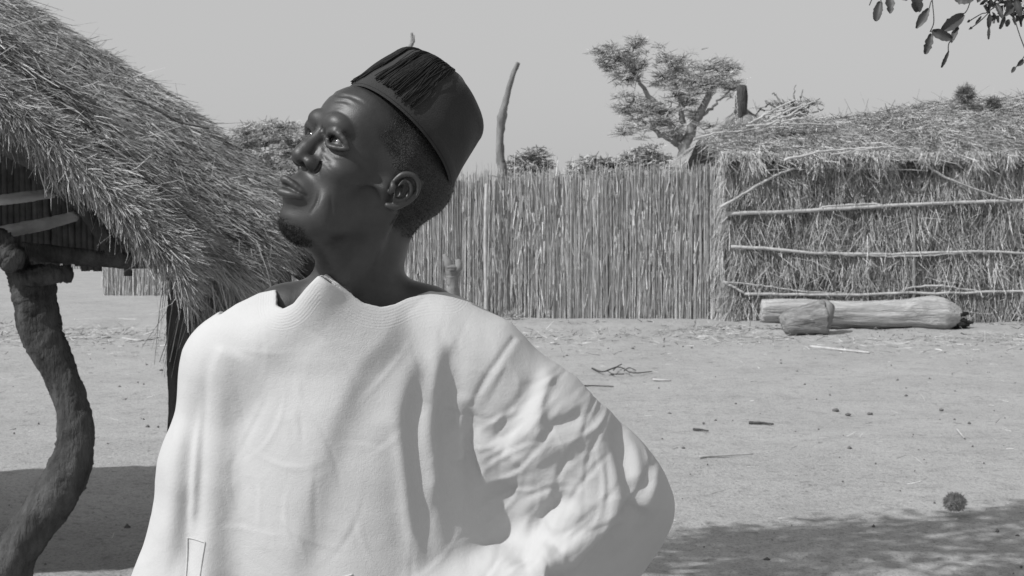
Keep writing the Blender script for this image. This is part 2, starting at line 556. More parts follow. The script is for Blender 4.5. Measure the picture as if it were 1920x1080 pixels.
    groove([(17, 84, 25), (29, 88, 27), (40, 82, 25), (50, 71, 18)], 1.8, -2.0)
    groove([(9, 88, 33), (20, 89, 38), (34, 83, 37), (46, 71, 29)], 3.0, 1.4)
    groove([(14, 86, 27), (26, 87, 30), (40, 79, 27)], 2.0, -1.6)
    groove([(14, 89, 43), (26, 88, 46), (40, 78, 42)], 2.4, -1.2)
    groove([(50, 70, 12), (57, 63, 13), (64, 53, 17)], 1.5, -1.3)
    groove([(50, 70, 9), (58, 62, 6), (65, 52, 6)], 1.5, -1.5)
    groove([(49, 70, 5), (56, 62, -1), (61, 54, -6)], 1.5, -1.2)
    groove([(18, 83, -1), (30, 83, -5), (42, 75, -4), (50, 67, 0)], 2.0, -1.8)
    groove([(18, 82, -8), (30, 80, -13), (40, 73, -13)], 2.2, -1.0)
    groove([(24, 80, -26), (31, 78, -38), (36, 72, -52), (37, 68, -66), (34, 66, -78)], 2.4, -1.9)
    groove([(30, 80, -26), (38, 74, -40), (43, 67, -54)], 6.0, .4)
    for q in range(26):
        g_ = np.random.default_rng(q); a_ = g_.uniform(0, 1, 4)
        x0_, z0_ = 20 + 40 * a_[0], -14 + 30 * a_[1] * (a_[0] > .5) - 16 * a_[1] * (a_[0] <= .5)
        y0_ = 84 - 26 * a_[0] ** 2
        groove([(x0_, y0_, z0_), (x0_ + 5, y0_ - 4, z0_ + 5 * (a_[2] - .5)), (x0_ + 10, y0_ - 10, z0_ + 12 * (a_[2] - .5))], 1.5, -.3, True, 12)
    groove([(46, 60, -50), (50, 52, -66), (46, 48, -82)], 2.4, -1.0)
    V = V + N * (disp * 1e-3)[:, None]
    x, y, z = hv.T
    t = np.clip((-20 - z) / 25, 0, 1) * np.clip((y - 15) / 30, 0, 1) * np.clip(-x / 12, 0, 1) * np.clip((z + 125) / 25, 0, 1)
    V = V + (HM @ np.array([1.0, 0, 0]))[None] * (-x * .26 * t * 1e-3)[:, None]   # the far cheek is hollow
    return V, F

V, F = build_body()
print("body verts", len(V))
# zones by position in the head frame
hv = (V - HO) @ HM * (1000 / 1.035)
me = npmesh("body", V, F, base=MB)
body = link("body", me, skin, man, smooth=True)
def sstep(a, b, x):
    t = np.clip((x - a) / (b - a), 0, 1); return t * t * (3 - 2 * t)
hx, hy, hz = hv.T
wav = 4 * fbm2(hy * .12, hz * .12, 5, 3)
# cropped hair: above a line running from the temple over the ear to the nape
line = np.where(hy > 0, 14 + .9 * np.abs(hy) ** .9, np.where(hy > -22, 22 + hy * .2, -12 + (hy + 22) * .35))
hm = sstep(-6, 8, hz - line + wav) * sstep(62, 40, hy + .25 * (hz - 20) + wav)
hm = np.where(hy < -22, sstep(-8, 8, hz + 42 + wav), hm)
hm = hm * np.where(np.hypot(hy + 8, (hz + 3) * .85) < 27, sstep(75, 70, np.abs(hx)), 1) * np.where((hy > -34) & (hy < 8) & (hz < 22) & (hz > -32), sstep(75, 70, np.abs(hx)), 1)
bd = sstep(-91, -106, hz + wav * 1.4) * sstep(26, 50, hy + wav) * sstep(36, 24, np.abs(hx)) * sstep(-128, -118, hz)
for nm, val in (("tone", np.clip(hm, 0, 1)), ("beard_mask", bd)):
    at = me.attributes.new(nm, 'FLOAT', 'POINT'); at.data.foreach_set("value", val.astype(np.float32))

# beard and stubble: short curled hairs
g = np.random.default_rng(12)
NB = vnormals(V, F)
cand = np.where(bd > .35)[0]
pick = g.choice(cand, 2300, p=bd[cand] / bd[cand].sum())
hair_m = material("beard_hair", .018, .3, 100, rough=.6, bump=0, spec=.3, tone=(.5, 3.0))
A = blades(V[pick] + g.normal(0, .0006, (len(pick), 3)), unit(NB[pick] + g.normal(0, .7, (len(pick), 3)) + [0, 0, -.4]), g.uniform(.0015, .0050, len(pick)) * (.4 + .6 * bd[pick]), .0005, .6, g.uniform(0, 1, len(pick)) ** 3, g=g)
link("beard", npmesh("beard", A[0], A[1], tone=A[2], base=MB), hair_m, man)["kind"] = "stuff"
cand = np.where((hm > .5))[0]
pick = g.choice(cand, 9000)
A = blades(V[pick], unit(NB[pick] + g.normal(0, .8, (len(pick), 3))), g.uniform(.0012, .0028, len(pick)), .0005, .7, g.uniform(0, 1, len(pick)) ** 2, g=g)
link("hair", npmesh("hair", A[0], A[1], tone=A[2], base=MB), hair_m, man)["kind"] = "stuff"

# eyes
white = material("eye_white", .02, .15, 40, rough=.3, bump=0, spec=.35)
iris_m = material("iris", .008, .3, 400, rough=.08, bump=0, spec=.8)
def uvball(c, rx, Mx, seg=24, ring=14, top=1.0):
    th = np.linspace(0, np.pi * top, ring + 1); ph = np.linspace(0, 2 * np.pi, seg, endpoint=False)
    T, Pp = np.meshgrid(th, ph, indexing='ij')
    L_ = np.stack([np.sin(T) * np.cos(Pp) * rx[0], np.cos(T) * rx[1], np.sin(T) * np.sin(Pp) * rx[2]], -1).reshape(-1, 3)
    V = c + L_ @ np.asarray(Mx).T
    i, j = np.meshgrid(np.arange(ring), np.arange(seg), indexing='ij'); j2 = (j + 1) % seg
    return V, np.stack([i * seg + j, i * seg + j2, (i + 1) * seg + j2, (i + 1) * seg + j], -1).reshape(-1, 4)
for sx in (1, -1):
    ce = H(31 * sx, 71, 12)
    gz = unit(HM @ np.array([.0, 1, .10]))           # gaze: ahead and a little to his right
    a = unit(np.cross(gz, [0, 0, 1.0])); b = np.cross(a, gz)
    Mx = np.stack([a, gz, b], 1)
    v, q = uvball(ce, [.0117, .0117, .0117], Mx)
    eye = link("eyeball", npmesh("eyeball", v, q, base=MB), white, man, True)
    v, q = uvball(ce + gz * .0044, [.0088, .0082, .0088], Mx, top=.5)
    link("iris", npmesh("iris", v, q, base=MB), iris_m, eye, True)

# ---- cap
def build_cap():
    rc = HO + rv * .0480 + uv * .0525
    sk = H(0, -14, 55)
    rc = rc + tv * ((sk - rc) @ tv + .006) - (.555 * rv + .76 * uv) * .007
    ax = unit(.635 * rv - .33 * tv + .665 * uv)
    fw = HM[:, 1]; m = unit(fw - ax * (fw @ ax)); n = np.cross(ax, m)
    if n @ tv < 0: n = -n
    nseg = 160
    th = np.linspace(0, 2 * np.pi, nseg, endpoint=False)
    prof = [(-.003, .978), (-.0015, .989), (0.0, .994), (.004, .998), (.008, 1.0)] + [(h, 1.0 - .17 * (h / .085) ** 1.15) for h in np.linspace(.012, .077, 22)]
    r0 = 1.0 - .17 * (.077 / .085) ** 1.15
    for t in np.linspace(.12, 1, 12):
        a = t * np.pi / 2
        prof.append((.077 + .028 * math.sin(a), r0 - .42 * (1 - math.cos(a))))
    rl = prof[-1][1]; hl = prof[-1][0]
    for t in (.8, .6, .4, .2, .01): prof.append((hl + .020 * (1 - t ** 2), rl * t))
    V = []
    def pt(h, r, a, lift=0):
        h = np.asarray(h, float)
        lean = .006 * (h / .1)
        # crown is worn lower at the back than the front, soft felt undulation
        wob = 1 + (.012 * np.sin(3 * a + 1.1 + h * 28) + .009 * np.sin(5 * a + .4 - h * 45) + .006 * np.sin(8 * a + h * 90)) * np.clip(h / .03, .1, 1)
        rr = r * wob
        return rc + np.multiply.outer(h + .001, ax) + np.multiply.outer((rr * .0975 + lift) * np.cos(a) + lean * 0, m) + np.multiply.outer((rr * .0815 + lift) * np.sin(a), n)
    for h, r in prof:
        V.append(pt(np.full(nseg, h), np.full(nseg, r), th))
    V = np.vstack(V)
    R_ = len(prof)
    i, j = np.meshgrid(np.arange(R_ - 1), np.arange(nseg), indexing='ij'); j2 = (j + 1) % nseg
    F = np.stack([i * nseg + j, i * nseg + j2, (i + 1) * nseg + j2, (i + 1) * nseg + j], -1).reshape(-1, 4)
    felt = material("felt", .027, .18, 20, rough=.85, bump=.6, bscale=500, spec=.25, bdist=.0015)
    felt.node_tree.nodes["Principled BSDF"].inputs["Sheen Weight"].default_value = .12
    cap = link("cap", npmesh("cap", V, F, base=MB), felt, man, True)
    cap["label"] = "dark felt brimless cap with a black tassel"
    # braid round the rim
    ring = pt(np.full(121, .0005), np.full(121, .992), np.linspace(0, 2 * np.pi, 121))
    v, q = tube(ring, .0006, 6, caps=False)
    dark = material("tassel_thread", .009, .3, 200, rough=.7, bump=0, spec=.3)
    link("rim_braid", npmesh("rim_braid", v, q, base=MB), dark, cap, True)
    # tassel: threads fall from the top button down the near side
    def profr(h):
        hs = [p[0] for p in prof]; rs = [p[1] for p in prof]
        return np.interp(h, hs, rs)
    g = np.random.default_rng(3)
    parts = []
    hs = np.array([p[0] for p in prof])[::-1]; rs = np.array([p[1] for p in prof])[::-1]
    sl = np.concatenate([[0], np.cumsum(np.hypot(np.diff(hs), np.diff(rs) * .09))])
    o2 = np.array([math.cos(.6), math.sin(.6)]) * .018
    def strand(a1, h1, rad, wig, lift):
        """thread from the knot on the crown's edge, straight over the felt to height h1 at angle a1"""
        k = 22
        u = np.linspace(0, 1, k)
        e2 = np.array([math.cos(a1), math.sin(a1)]) * np.interp(-h1, -hs, sl)
        p = o2 + (e2 - o2) * u[:, None]
        nrm = np.array([-(e2 - o2)[1], (e2 - o2)[0]])
        p = p + nrm * (wig * np.sin(u * g.uniform(3, 9) + g.uniform(0, 6)) * np.sin(np.pi * np.minimum(u * 1.2, 1) * .6))[:, None]
        ss = np.hypot(p[:, 0], p[:, 1]); a = np.arctan2(p[:, 1], p[:, 0])
        return tube(pt(np.interp(ss, sl, hs), np.interp(ss, sl, rs), a, lift), rad, 4, caps=False)
    for k in range(430):
        which = g.random()
        if which < .60:      # thick lock lying towards the forehead
            t = g.uniform(0, 1) ** .8
            a1 = -.46 + .34 * t + g.normal(0, .035); h1 = .012 + g.uniform(-.010, .022)
        elif which < .89:
            a1 = g.normal(.50, .045); h1 = g.uniform(.010, .036)
        elif which < .92:
            a1 = .26 + g.normal(0, .02); h1 = g.uniform(.010, .02)
        else:
            a1 = g.choice([.64, .70, .82, .96]) + g.normal(0, .012); h1 = g.uniform(.004, .016)
        parts.append(strand(a1, h1, g.uniform(.0004, .0008), g.uniform(.01, .06), g.uniform(.0006, .0035)))
    v, q = merge(parts)
    tag(link("tassel", npmesh("tassel", v, q, base=MB), dark, cap, True), kind="stuff")
    return cap
build_cap()
# ---- robe
cotton = material("cotton", .475, .05, 9, rough=.92, bump=.35, bscale=260, spec=.12, bdist=.0015)
RY = 1.80
def px2w(x, y):
    """robe drawing plane: photograph pixels -> world x, z at the chest's depth"""
    p = P(x, y, RY); return np.array([p[0], p[2]])

def build_robe():
    xs = axis(-.60, .34, [(.34, .0024)])
    ys = axis(1.52, 2.12, [(1.90, .0024), (2.12, .007)])
    zs = axis(.80, 1.42, [(1.42, .0023)])
    f = Field(xs, ys, zs)
    # trunk
    f.ell(P(640, 790, 1.90), [.165, .125, .23], None, .05)
    f.ell(P(655, 1000, 1.92), [.205, .155, .26], None, .06)
    f.ell(P(660, 1200, 1.93), [.225, .165, .26], None, .06)
    # yoke over the shoulders
    f.capsule(P(640, 668, 1.88), P(480, 668, 1.87), .068, .060, .05)
    f.capsule(P(660, 664, 1.89), P(830, 656, 1.89), .068, .062, .05)
    # his right shoulder and sleeve (picture left)
    f.capsule(P(480, 668, 1.87), P(430, 690, 1.87), .060, .056, .04)
    f.capsule(P(428, 685, 1.87), P(395, 880, 1.86), .052, .062, .03)
    f.capsule(P(395, 880, 1.86), P(362, 1130, 1.84), .062, .078, .03)
    f.capsule(P(362, 1130, 1.84), P(355, 1300, 1.83), .078, .085, .03)
    # his left shoulder, wide sleeve to the elbow, back to the hip
    f.capsule(P(830, 656, 1.89), P(900, 695, 1.89), .062, .064, .04)
    f.capsule(P(900, 700, 1.89), P(1000, 800, 1.90), .064, .078, .04)
    f.capsule(P(1000, 800, 1.90), P(1118, 955, 1.92), .078, .090, .04)
    f.ell(P(1060, 940, 1.93), [.125, .085, .12], None, .05)
    f.capsule(P(1125, 960, 1.92), P(1160, 1020, 1.93), .090, .082, .03)
    f.capsule(P(1150, 1010, 1.94), P(1155, 1140, 1.95), .088, .085, .03)
    f.capsule(P(1165, 1040, 1.90), P(1000, 1110, 1.83), .072, .066, .03)
    f.capsule(P(1000, 1110, 1.83), P(800, 1160, 1.80), .060, .055, .03)
    # standing peak of the neckline
    f.capsule(P(603, 530, 1.785), P(610, 640, 1.825), .010, .038, .030)
    f.capsule(P(603, 545, 1.79), P(690, 630, 1.825), .010, .036, .03)
    f.capsule(P(603, 545, 1.79), P(530, 630, 1.825), .010, .034, .03)
    # underside of the wide sleeve hangs away from the light
    X3, Y3, Z3 = f.pts((slice(None),) * 3)
    p0 = P(1222, 925, 1.835); nn = unit([.60, -.52, -.58])
    d = (X3 - p0[0]) * nn[0] + (Y3 - p0[1]) * nn[1] + (Z3 - p0[2]) * nn[2]
    d = np.where(X3 > P(1020, 0, 1.84)[0], d, -.1).astype(np.float32)
    k = .018; h = np.maximum(k - np.abs(f.v - d), 0) / k
    f.v = np.maximum(f.v, d) + h * h * k * .25
    # neck opening
    X, Z = np.meshgrid(xs, zs, indexing='ij')
    nl = [(385, 600), (400, 594), (430, 573), (470, 553), (504, 546), (508, 550), (516, 574), (532, 579), (552, 569), (575, 542), (603, 514), (640, 541), (680, 568), (712, 577), (735, 573), (760, 562), (800, 553), (826, 553), (850, 500)]
    cx = np.array([px2w(*p)[0] for p in nl]); cz = np.array([px2w(*p)[1] for p in nl])
    zcut = np.interp(X[:, 0], cx, cz, left=9, right=9)
    Xg, Yg, Zg = np.meshgrid(f.x, f.y, f.z, indexing='ij')
    back = np.clip((Yg - 1.86) / .10, 0, 1) ** 1.5 * .035 * np.clip((Xg - px2w(500, 0)[0]) / .03, 0, 1)            # the opening rises towards the nape
    d1 = zcut[:, None, None] + back - Zg                              # <0 above the cut
    side = np.maximum(px2w(388, 0)[0] - Xg, Xg - px2w(824, 0)[0])
    d1 = np.maximum(d1, side)
    # hollow: inside of the cloth near the neck
    c = P(665, 600, 1.87)
    q = np.sqrt(((Xg - c[0]) / .108) ** 2 + ((Yg - c[1]) / .15) ** 2 + ((Zg - c[2]) / .10) ** 2)
    hollow = np.maximum(f.v + .0065, (q - 1) * .1)
    f.v = np.maximum(f.v, -np.minimum(d1, hollow)).astype(np.float32)
    V, F = surface_nets(f, relax=2)
    return V, F

FOLDS = []
def fold(pts, amp, w, w2=None, fade=(.12, .12)):
    """a ridge (amp>0) or hollow along a drawn line; w metres wide on its left side, w2 on its right"""
    FOLDS.append((pts, amp * .62, w * 1.2, (w if w2 is None else w2) * 1.2, (max(fade[0], .25), max(fade[1], .22)) if fade[0] > .06 else fade))

def apply_folds(V, F):
    N = vnormals(V, F)
    # use a smoothed normal so that folds stay clean
    for _ in range(6):
        acc = np.zeros_like(N); n = np.zeros(len(V))
        for k in range(4):
            a, b = F[:, k], F[:, (k + 1) % 4]
            for d in range(3): acc[:, d] += np.bincount(a, N[b, d], len(V)) + np.bincount(b, N[a, d], len(V))
        N = unit(acc)
    front = np.clip((.35 - N[:, 1]) / .5, 0, 1)
    x, z = V[:, 0], V[:, 2]
    disp = np.zeros(len(V))
    xw = x + .0032 * fbm2(x * 22, z * 22, 41, 3); zw = z + .003 * fbm2(x * 22, z * 22, 42, 3)
    am = 1 + .35 * fbm2(x * 16, z * 16, 43, 2)
    for pts, amp, w, w2, fade in FOLDS:
        p = spline(np.array([px2w(*q) for q in pts]), 26)
        lo = p.min(0) - 3 * max(w, w2); hi = p.max(0) + 3 * max(w, w2)
        m = np.where((x > lo[0]) & (x < hi[0]) & (z > lo[1]) & (z < hi[1]) & (front > 0))[0]
        if not len(m): continue
        q = np.stack([xw[m], zw[m]], 1)
        D = np.full(len(m), 1e9); T = np.zeros(len(m)); S = np.zeros(len(m))
        for i in range(len(p) - 1):
            e = p[i + 1] - p[i]; L2 = e @ e + 1e-12
            t = np.clip(((q - p[i]) @ e) / L2, 0, 1)
            r = q - p[i] - t[:, None] * e
            d2 = (r ** 2).sum(1); b = d2 < D
            cr = e[0] * r[:, 1] - e[1] * r[:, 0]
            D[b] = d2[b]; T[b] = ((i + t) / (len(p) - 1))[b]; S[b] = np.sign(cr)[b]
        # picture-left side of a line drawn downwards is cr<0 ... S>0 = right side
        W = np.where(S > 0, w2, w)
        g = np.exp(-D / (W * W))
        fd = np.clip(T / fade[0], 0, 1) * np.clip((1 - T) / fade[1], 0, 1)
        fd = fd * fd * (3 - 2 * fd)
        disp[m] += amp * g * fd * am[m]
    # small restless creases of worn cotton
    y = V[:, 1]
    cr = fbm2(x * 34 + 3 * fbm2(x * 9, z * 9, 3, 2), z * 15, 11, 4)
    cr2 = fbm2((x + z) * 60 + 2 * fbm2(x * 20, z * 20, 8, 2), (z - x) * 26, 21, 3)
    r1 = (1 - np.abs(fbm2(x * 26 + 7, z * 22 + y * 10, 31, 3))) ** 4
    area = np.clip((x - px2w(880, 0)[0]) / .05, 0, 1)
    creq = np.zeros(len(V))
    gg = np.random.default_rng(77)
    for q in range(90):          # short sharp creases, denser on the sleeve
        if q < 52:
            cx0, cz0 = px2w(gg.uniform(930, 1200), gg.uniform(680, 1070)); an = gg.normal(.85, .28); L0 = gg.uniform(.025, .065); am0 = gg.uniform(.0005, .0016)
        else:
            cx0, cz0 = px2w(gg.uniform(400, 900), gg.uniform(620, 1070)); an = gg.normal(1.3, .8); L0 = gg.uniform(.015, .05); am0 = gg.uniform(.0003, .0008)
        dx_, dz_ = math.cos(an), math.sin(an)
        uu = (x - cx0) * dx_ + (z - cz0) * dz_; vv_ = -(x - cx0) * dz_ + (z - cz0) * dx_ + gg.uniform(-6, 6) * uu * uu
        creq += am0 * gg.choice([-1, 1]) * np.exp(-(uu / L0) ** 2) * (np.exp(-(vv_ / .0036) ** 2) - .5 * np.exp(-((vv_ - .006) / .005) ** 2))
    disp += creq
    disp += (.0009 * cr + .0004 * cr2 + (.0004 + .0010 * area) * r1 + .0007 * area * (1 - np.abs(fbm2(x * 17 + z * 14, z * 17 - x * 12, 35, 3))) ** 3) * np.clip((1.36 - z) / .06, .15, 1)
    return V + N * (disp * np.maximum(front, .3))[:, None]

# his right sleeve, long hanging folds
fold([(402, 650), (386, 740), (380, 860), (374, 960), (354, 1110)], -.010, .009, .015, (.3, .02))
fold([(372, 690), (356, 800), (347, 920), (352, 1010), (368, 1110)], -.011, .010, .007, (.35, .02))
fold([(425, 650), (402, 720), (396, 850), (392, 1010), (388, 1110)], .009, .010, .020, (.06, .02))
fold([(365, 760), (362, 900), (362, 980)], .004, .007)
fold([(335, 780), (322, 900), (300, 1060)], .004, .012)
fold([(350, 900), (340, 1000), (330, 1090)], -.005, .008)
# chest: one broad fall from the neck to the hem
fold([(700, 620), (650, 720), (610, 830), (575, 950), (540, 1120)], .010, .040, .016, (.25, .05))
fold([(715, 700), (672, 800), (640, 900), (615, 1000), (590, 1120)], -.008, .020, .030, (.25, .05))
fold([(500, 730), (540, 790), (560, 850)], .0012, .006)
fold([(520, 870), (590, 862), (640, 850)], .0010, .005)
fold([(560, 700), (500, 640)], .0015, .010)
# between chest and sleeve: hanging folds under the shoulder
fold([(790, 640), (760, 700), (742, 800), (752, 900), (775, 1010), (790, 1100)], .010, .018, .012, (.25, .05))
fold([(722, 780), (735, 860), (748, 960), (770, 1080)], -.007, .012, .008)
fold([(775, 720), (778, 800), (785, 900), (800, 1080)], -.009, .010, .011)
fold([(812, 620), (815, 700), (803, 790), (806, 880), (812, 960)], .010, .012, .010, (.2, .2))
fold([(838, 640), (842, 740), (835, 860), (842, 980), (850, 1080)], -.008, .011, .013, (.25, .3))
fold([(868, 770), (862, 840), (860, 880)], .009, .009, .006)
fold([(885, 745), (880, 820), (884, 900), (893, 980)], -.009, .010, .009, (.2, .4))
fold([(905, 800), (898, 900), (915, 1000)], .008, .010, .014)
fold([(830, 650), (860, 700), (868, 760)], -.004, .010)
# shoulder seam
fold([(962, 636), (940, 665), (915, 700), (895, 740), (884, 770)], -.0026, .0030, .0035, (.02, .1))
fold([(972, 640), (950, 672), (925, 708), (902, 750)], .0010, .004, .005, (.02, .1))
fold([(800, 553), (775, 575), (752, 592)], -.0010, .003)
# sleeve crumples
fold([(1030, 712), (1000, 735), (975, 775), (945, 820), (925, 850)], -.010, .014, .012)
fold([(1050, 700), (1020, 735), (1013, 790), (1010, 850)], .008, .012, .006)
fold([(1105, 775), (1075, 790), (1045, 800), (1025, 810)], -.007, .006, .009)
fold([(1120, 800), (1080, 830), (1030, 850), (990, 890)], .005, .010)
fold([(1075, 850), (1060, 880), (1075, 905), (1100, 912)], -.005, .008)
fold([(960, 860), (990, 880), (1010, 920)], .004, .007)
fold([(938, 905), (950, 950), (966, 1010), (978, 1065)], -.024, .024, .018, (.3, .1))
fold([(1078, 925), (1050, 950), (1010, 985), (990, 1030), (975, 1075)], -.021, .014, .012, (.15, .1))
fold([(1060, 925), (1020, 950), (985, 985), (972, 1040)], .010, .010, .008)
fold([(1100, 950), (1060, 985), (1030, 1010)], .008, .016, .012)
fold([(1000, 1012), (1040, 1022), (1062, 1040), (1080, 1060)], -.008, .006, .007)
fold([(1040, 1035), (1010, 1050), (985, 1060)], .006, .010)
fold([(1110, 760), (1142, 830), (1160, 890), (1170, 950), (1140, 1010)], .010, .010, .012)
fold([(1140, 800), (1165, 850), (1180, 910), (1182, 960), (1170, 1000)], -.022, .012, .014)
fold([(1165, 815), (1195, 870), (1200, 930)], .010, .010, .008)
fold([(1225, 880), (1222, 930), (1200, 970), (1150, 1030), (1090, 1085)], -.010, .010, .014)
fold([(1240, 890), (1235, 940), (1205, 985)], .007, .007)
fold([(1250, 950), (1200, 1010), (1140, 1070)], .004, .010)
fold([(1110, 1000), (1080, 1050), (1030, 1090)], .008, .018, .014)


def seam_node(m):
    """rows of stitching that follow the neck edge: relief from the distance to that edge"""
    t = m.node_tree; N = t.nodes; L = t.links
    bs = N["Principled BSDF"]; nor = bs.inputs["Normal"].links[0].from_socket
    a = N.new("ShaderNodeAttribute"); a.attribute_name = "edge_distance"
    def mth(op, x, y=None):
        n = N.new("ShaderNodeMath"); n.operation = op
        for i, q in enumerate((x, y)):
            if q is None: continue
            if isinstance(q, (int, float)): n.inputs[i].default_value = q
            else: L.new(q, n.inputs[i])
        return n.outputs[0]
    w = mth('SINE', mth('MULTIPLY', a.outputs["Fac"], 2 * math.pi / .0036))
    mask = mth('LESS_THAN', a.outputs["Fac"], .027)
    hgt = mth('ADD', mth('MULTIPLY', mth('MULTIPLY', w, .5), mask), mth('MULTIPLY', mask, 1.2))
    bp = N.new("ShaderNodeBump"); bp.inputs["Distance"].default_value = .0008; bp.inputs["Strength"].default_value = .22
    L.new(hgt, bp.inputs["Height"]); L.new(nor, bp.inputs["Normal"]); L.new(bp.outputs[0], bs.inputs["Normal"])
    # cloth threads
    tc = N.new("ShaderNodeTexCoord")
    wv = N.new("ShaderNodeTexNoise"); wv.inputs["Scale"].default_value = 760; L.new(tc.outputs["Object"], wv.inputs["Vector"])
    b2 = N.new("ShaderNodeBump"); b2.inputs["Distance"].default_value = .0007; b2.inputs["Strength"].default_value = .5
    L.new(wv.outputs[0], b2.inputs["Height"]); L.new(bp.outputs[0], b2.inputs["Normal"]); L.new(b2.outputs[0], bs.inputs["Normal"])
seam_node(cotton)

V, F = build_robe()
print("robe verts", len(V))
V = apply_folds(V, F)
V = laplace(V, F, .25)
rme = npmesh("robe", V, F, base=MB)
ne = spline(np.array([px2w(*p) for p in [(507, 545), (516, 574), (532, 579), (552, 569), (575, 542), (603, 514), (640, 541), (680, 568), (712, 577), (735, 573), (760, 562), (800, 553), (840, 553)]]), 120)
D = np.full(len(V), 9.0)
m = np.where((V[:, 2] > 1.24) & (V[:, 1] < 1.93))[0]
for i in range(len(ne) - 1):
    e = ne[i + 1] - ne[i]; q = V[m][:, [0, 2]] - ne[i]
    t = np.clip(q @ e / (e @ e), 0, 1); D[m] = np.minimum(D[m], np.hypot(*(q - t[:, None] * e).T))
at = rme.attributes.new("edge_distance", 'FLOAT', 'POINT'); at.data.foreach_set("value", D.astype(np.float32))
robe = link("robe", rme, cotton, man, True)
NV = vnormals(V, F)
FR = V[NV[:, 1] < -.1]
def on_robe(pts, n=40, lift=.0004):
    out = []
    for q in spline(np.array([px2w(*p) for p in pts]), n):
        d = np.hypot(FR[:, 0] - q[0], FR[:, 2] - q[1]); k = np.argsort(d)[:6]
        w = 1 / (d[k] + .0005); out.append([q[0], (FR[k, 1] * w).sum() / w.sum() - lift, q[1]])
    return np.array(out)
def seam(name, lines, rad):
    v, q = merge([tube(on_robe(l), rad, 6) for l in lines])
    return link(name, npmesh(name, v, q, base=MB), cotton, robe, True)
seam("pocket", [[(353, 1006), (372, 1007), (391, 1010)], [(391, 1010), (387, 1045), (383, 1095)], [(354, 1006), (356, 1045), (360, 1095)]], .0011)
seam("hem", [[(540, 1079), (600, 1077), (640, 1070), (668, 1062)]], .0015)
# ---- lower body: the robe's skirt, legs and feet below the picture
def below():
    f = Field(np.arange(-.56, .22, .012), np.arange(1.60, 2.20, .012), np.arange(.22, .90, .012))
    f.ell([-.20, 1.93, .88], [.215, .17, .30], None, .05)
    f.capsule([-.20, 1.93, .75], [-.20, 1.93, .30], .20, .22, .05)
    V, F = surface_nets(f, 1)
    x, y, z = V.T
    a = np.arctan2(y - 1.93, x + .2)
    r = 1 + .05 * np.sin(7 * a + 2 * z) * np.clip((.9 - z) / .4, 0, 1)
    V[:, 0] = -.2 + (x + .2) * r; V[:, 1] = 1.93 + (y - 1.93) * r
    link("skirt", npmesh("skirt", V, F, base=MB), cotton, robe, True)
    parts = []
    f = Field(np.arange(-.42, .02, .008), np.arange(1.66, 2.05, .008), np.arange(-.004, .40, .008))
    for sx in (-1, 1):
        cx = -.20 + .10 * sx
        f.capsule([cx, 1.95, .42], [cx, 1.97, .08], .055, .036, .02)
        f.capsule([cx, 1.98, .035], [cx + .01 * sx, 1.78, .022], .034, .026, .02)
        f.ell([cx + .01 * sx, 1.80, .02], [.045, .07, .02], None, .02)
        for k in range(5):
            tx = cx + .01 * sx + (k - 2) * .018
            f.capsule([tx, 1.75, .014], [tx + .003 * (k - 2), 1.725 + .006 * abs(k - 1.5), .012], .010, .009, .006)
    V, F = surface_nets(f, 1)
    V[:, 2] = np.maximum(V[:, 2], .001)
    link("lower_legs", npmesh("lower_legs", V, F, base=MB), skin, man, True)
below()

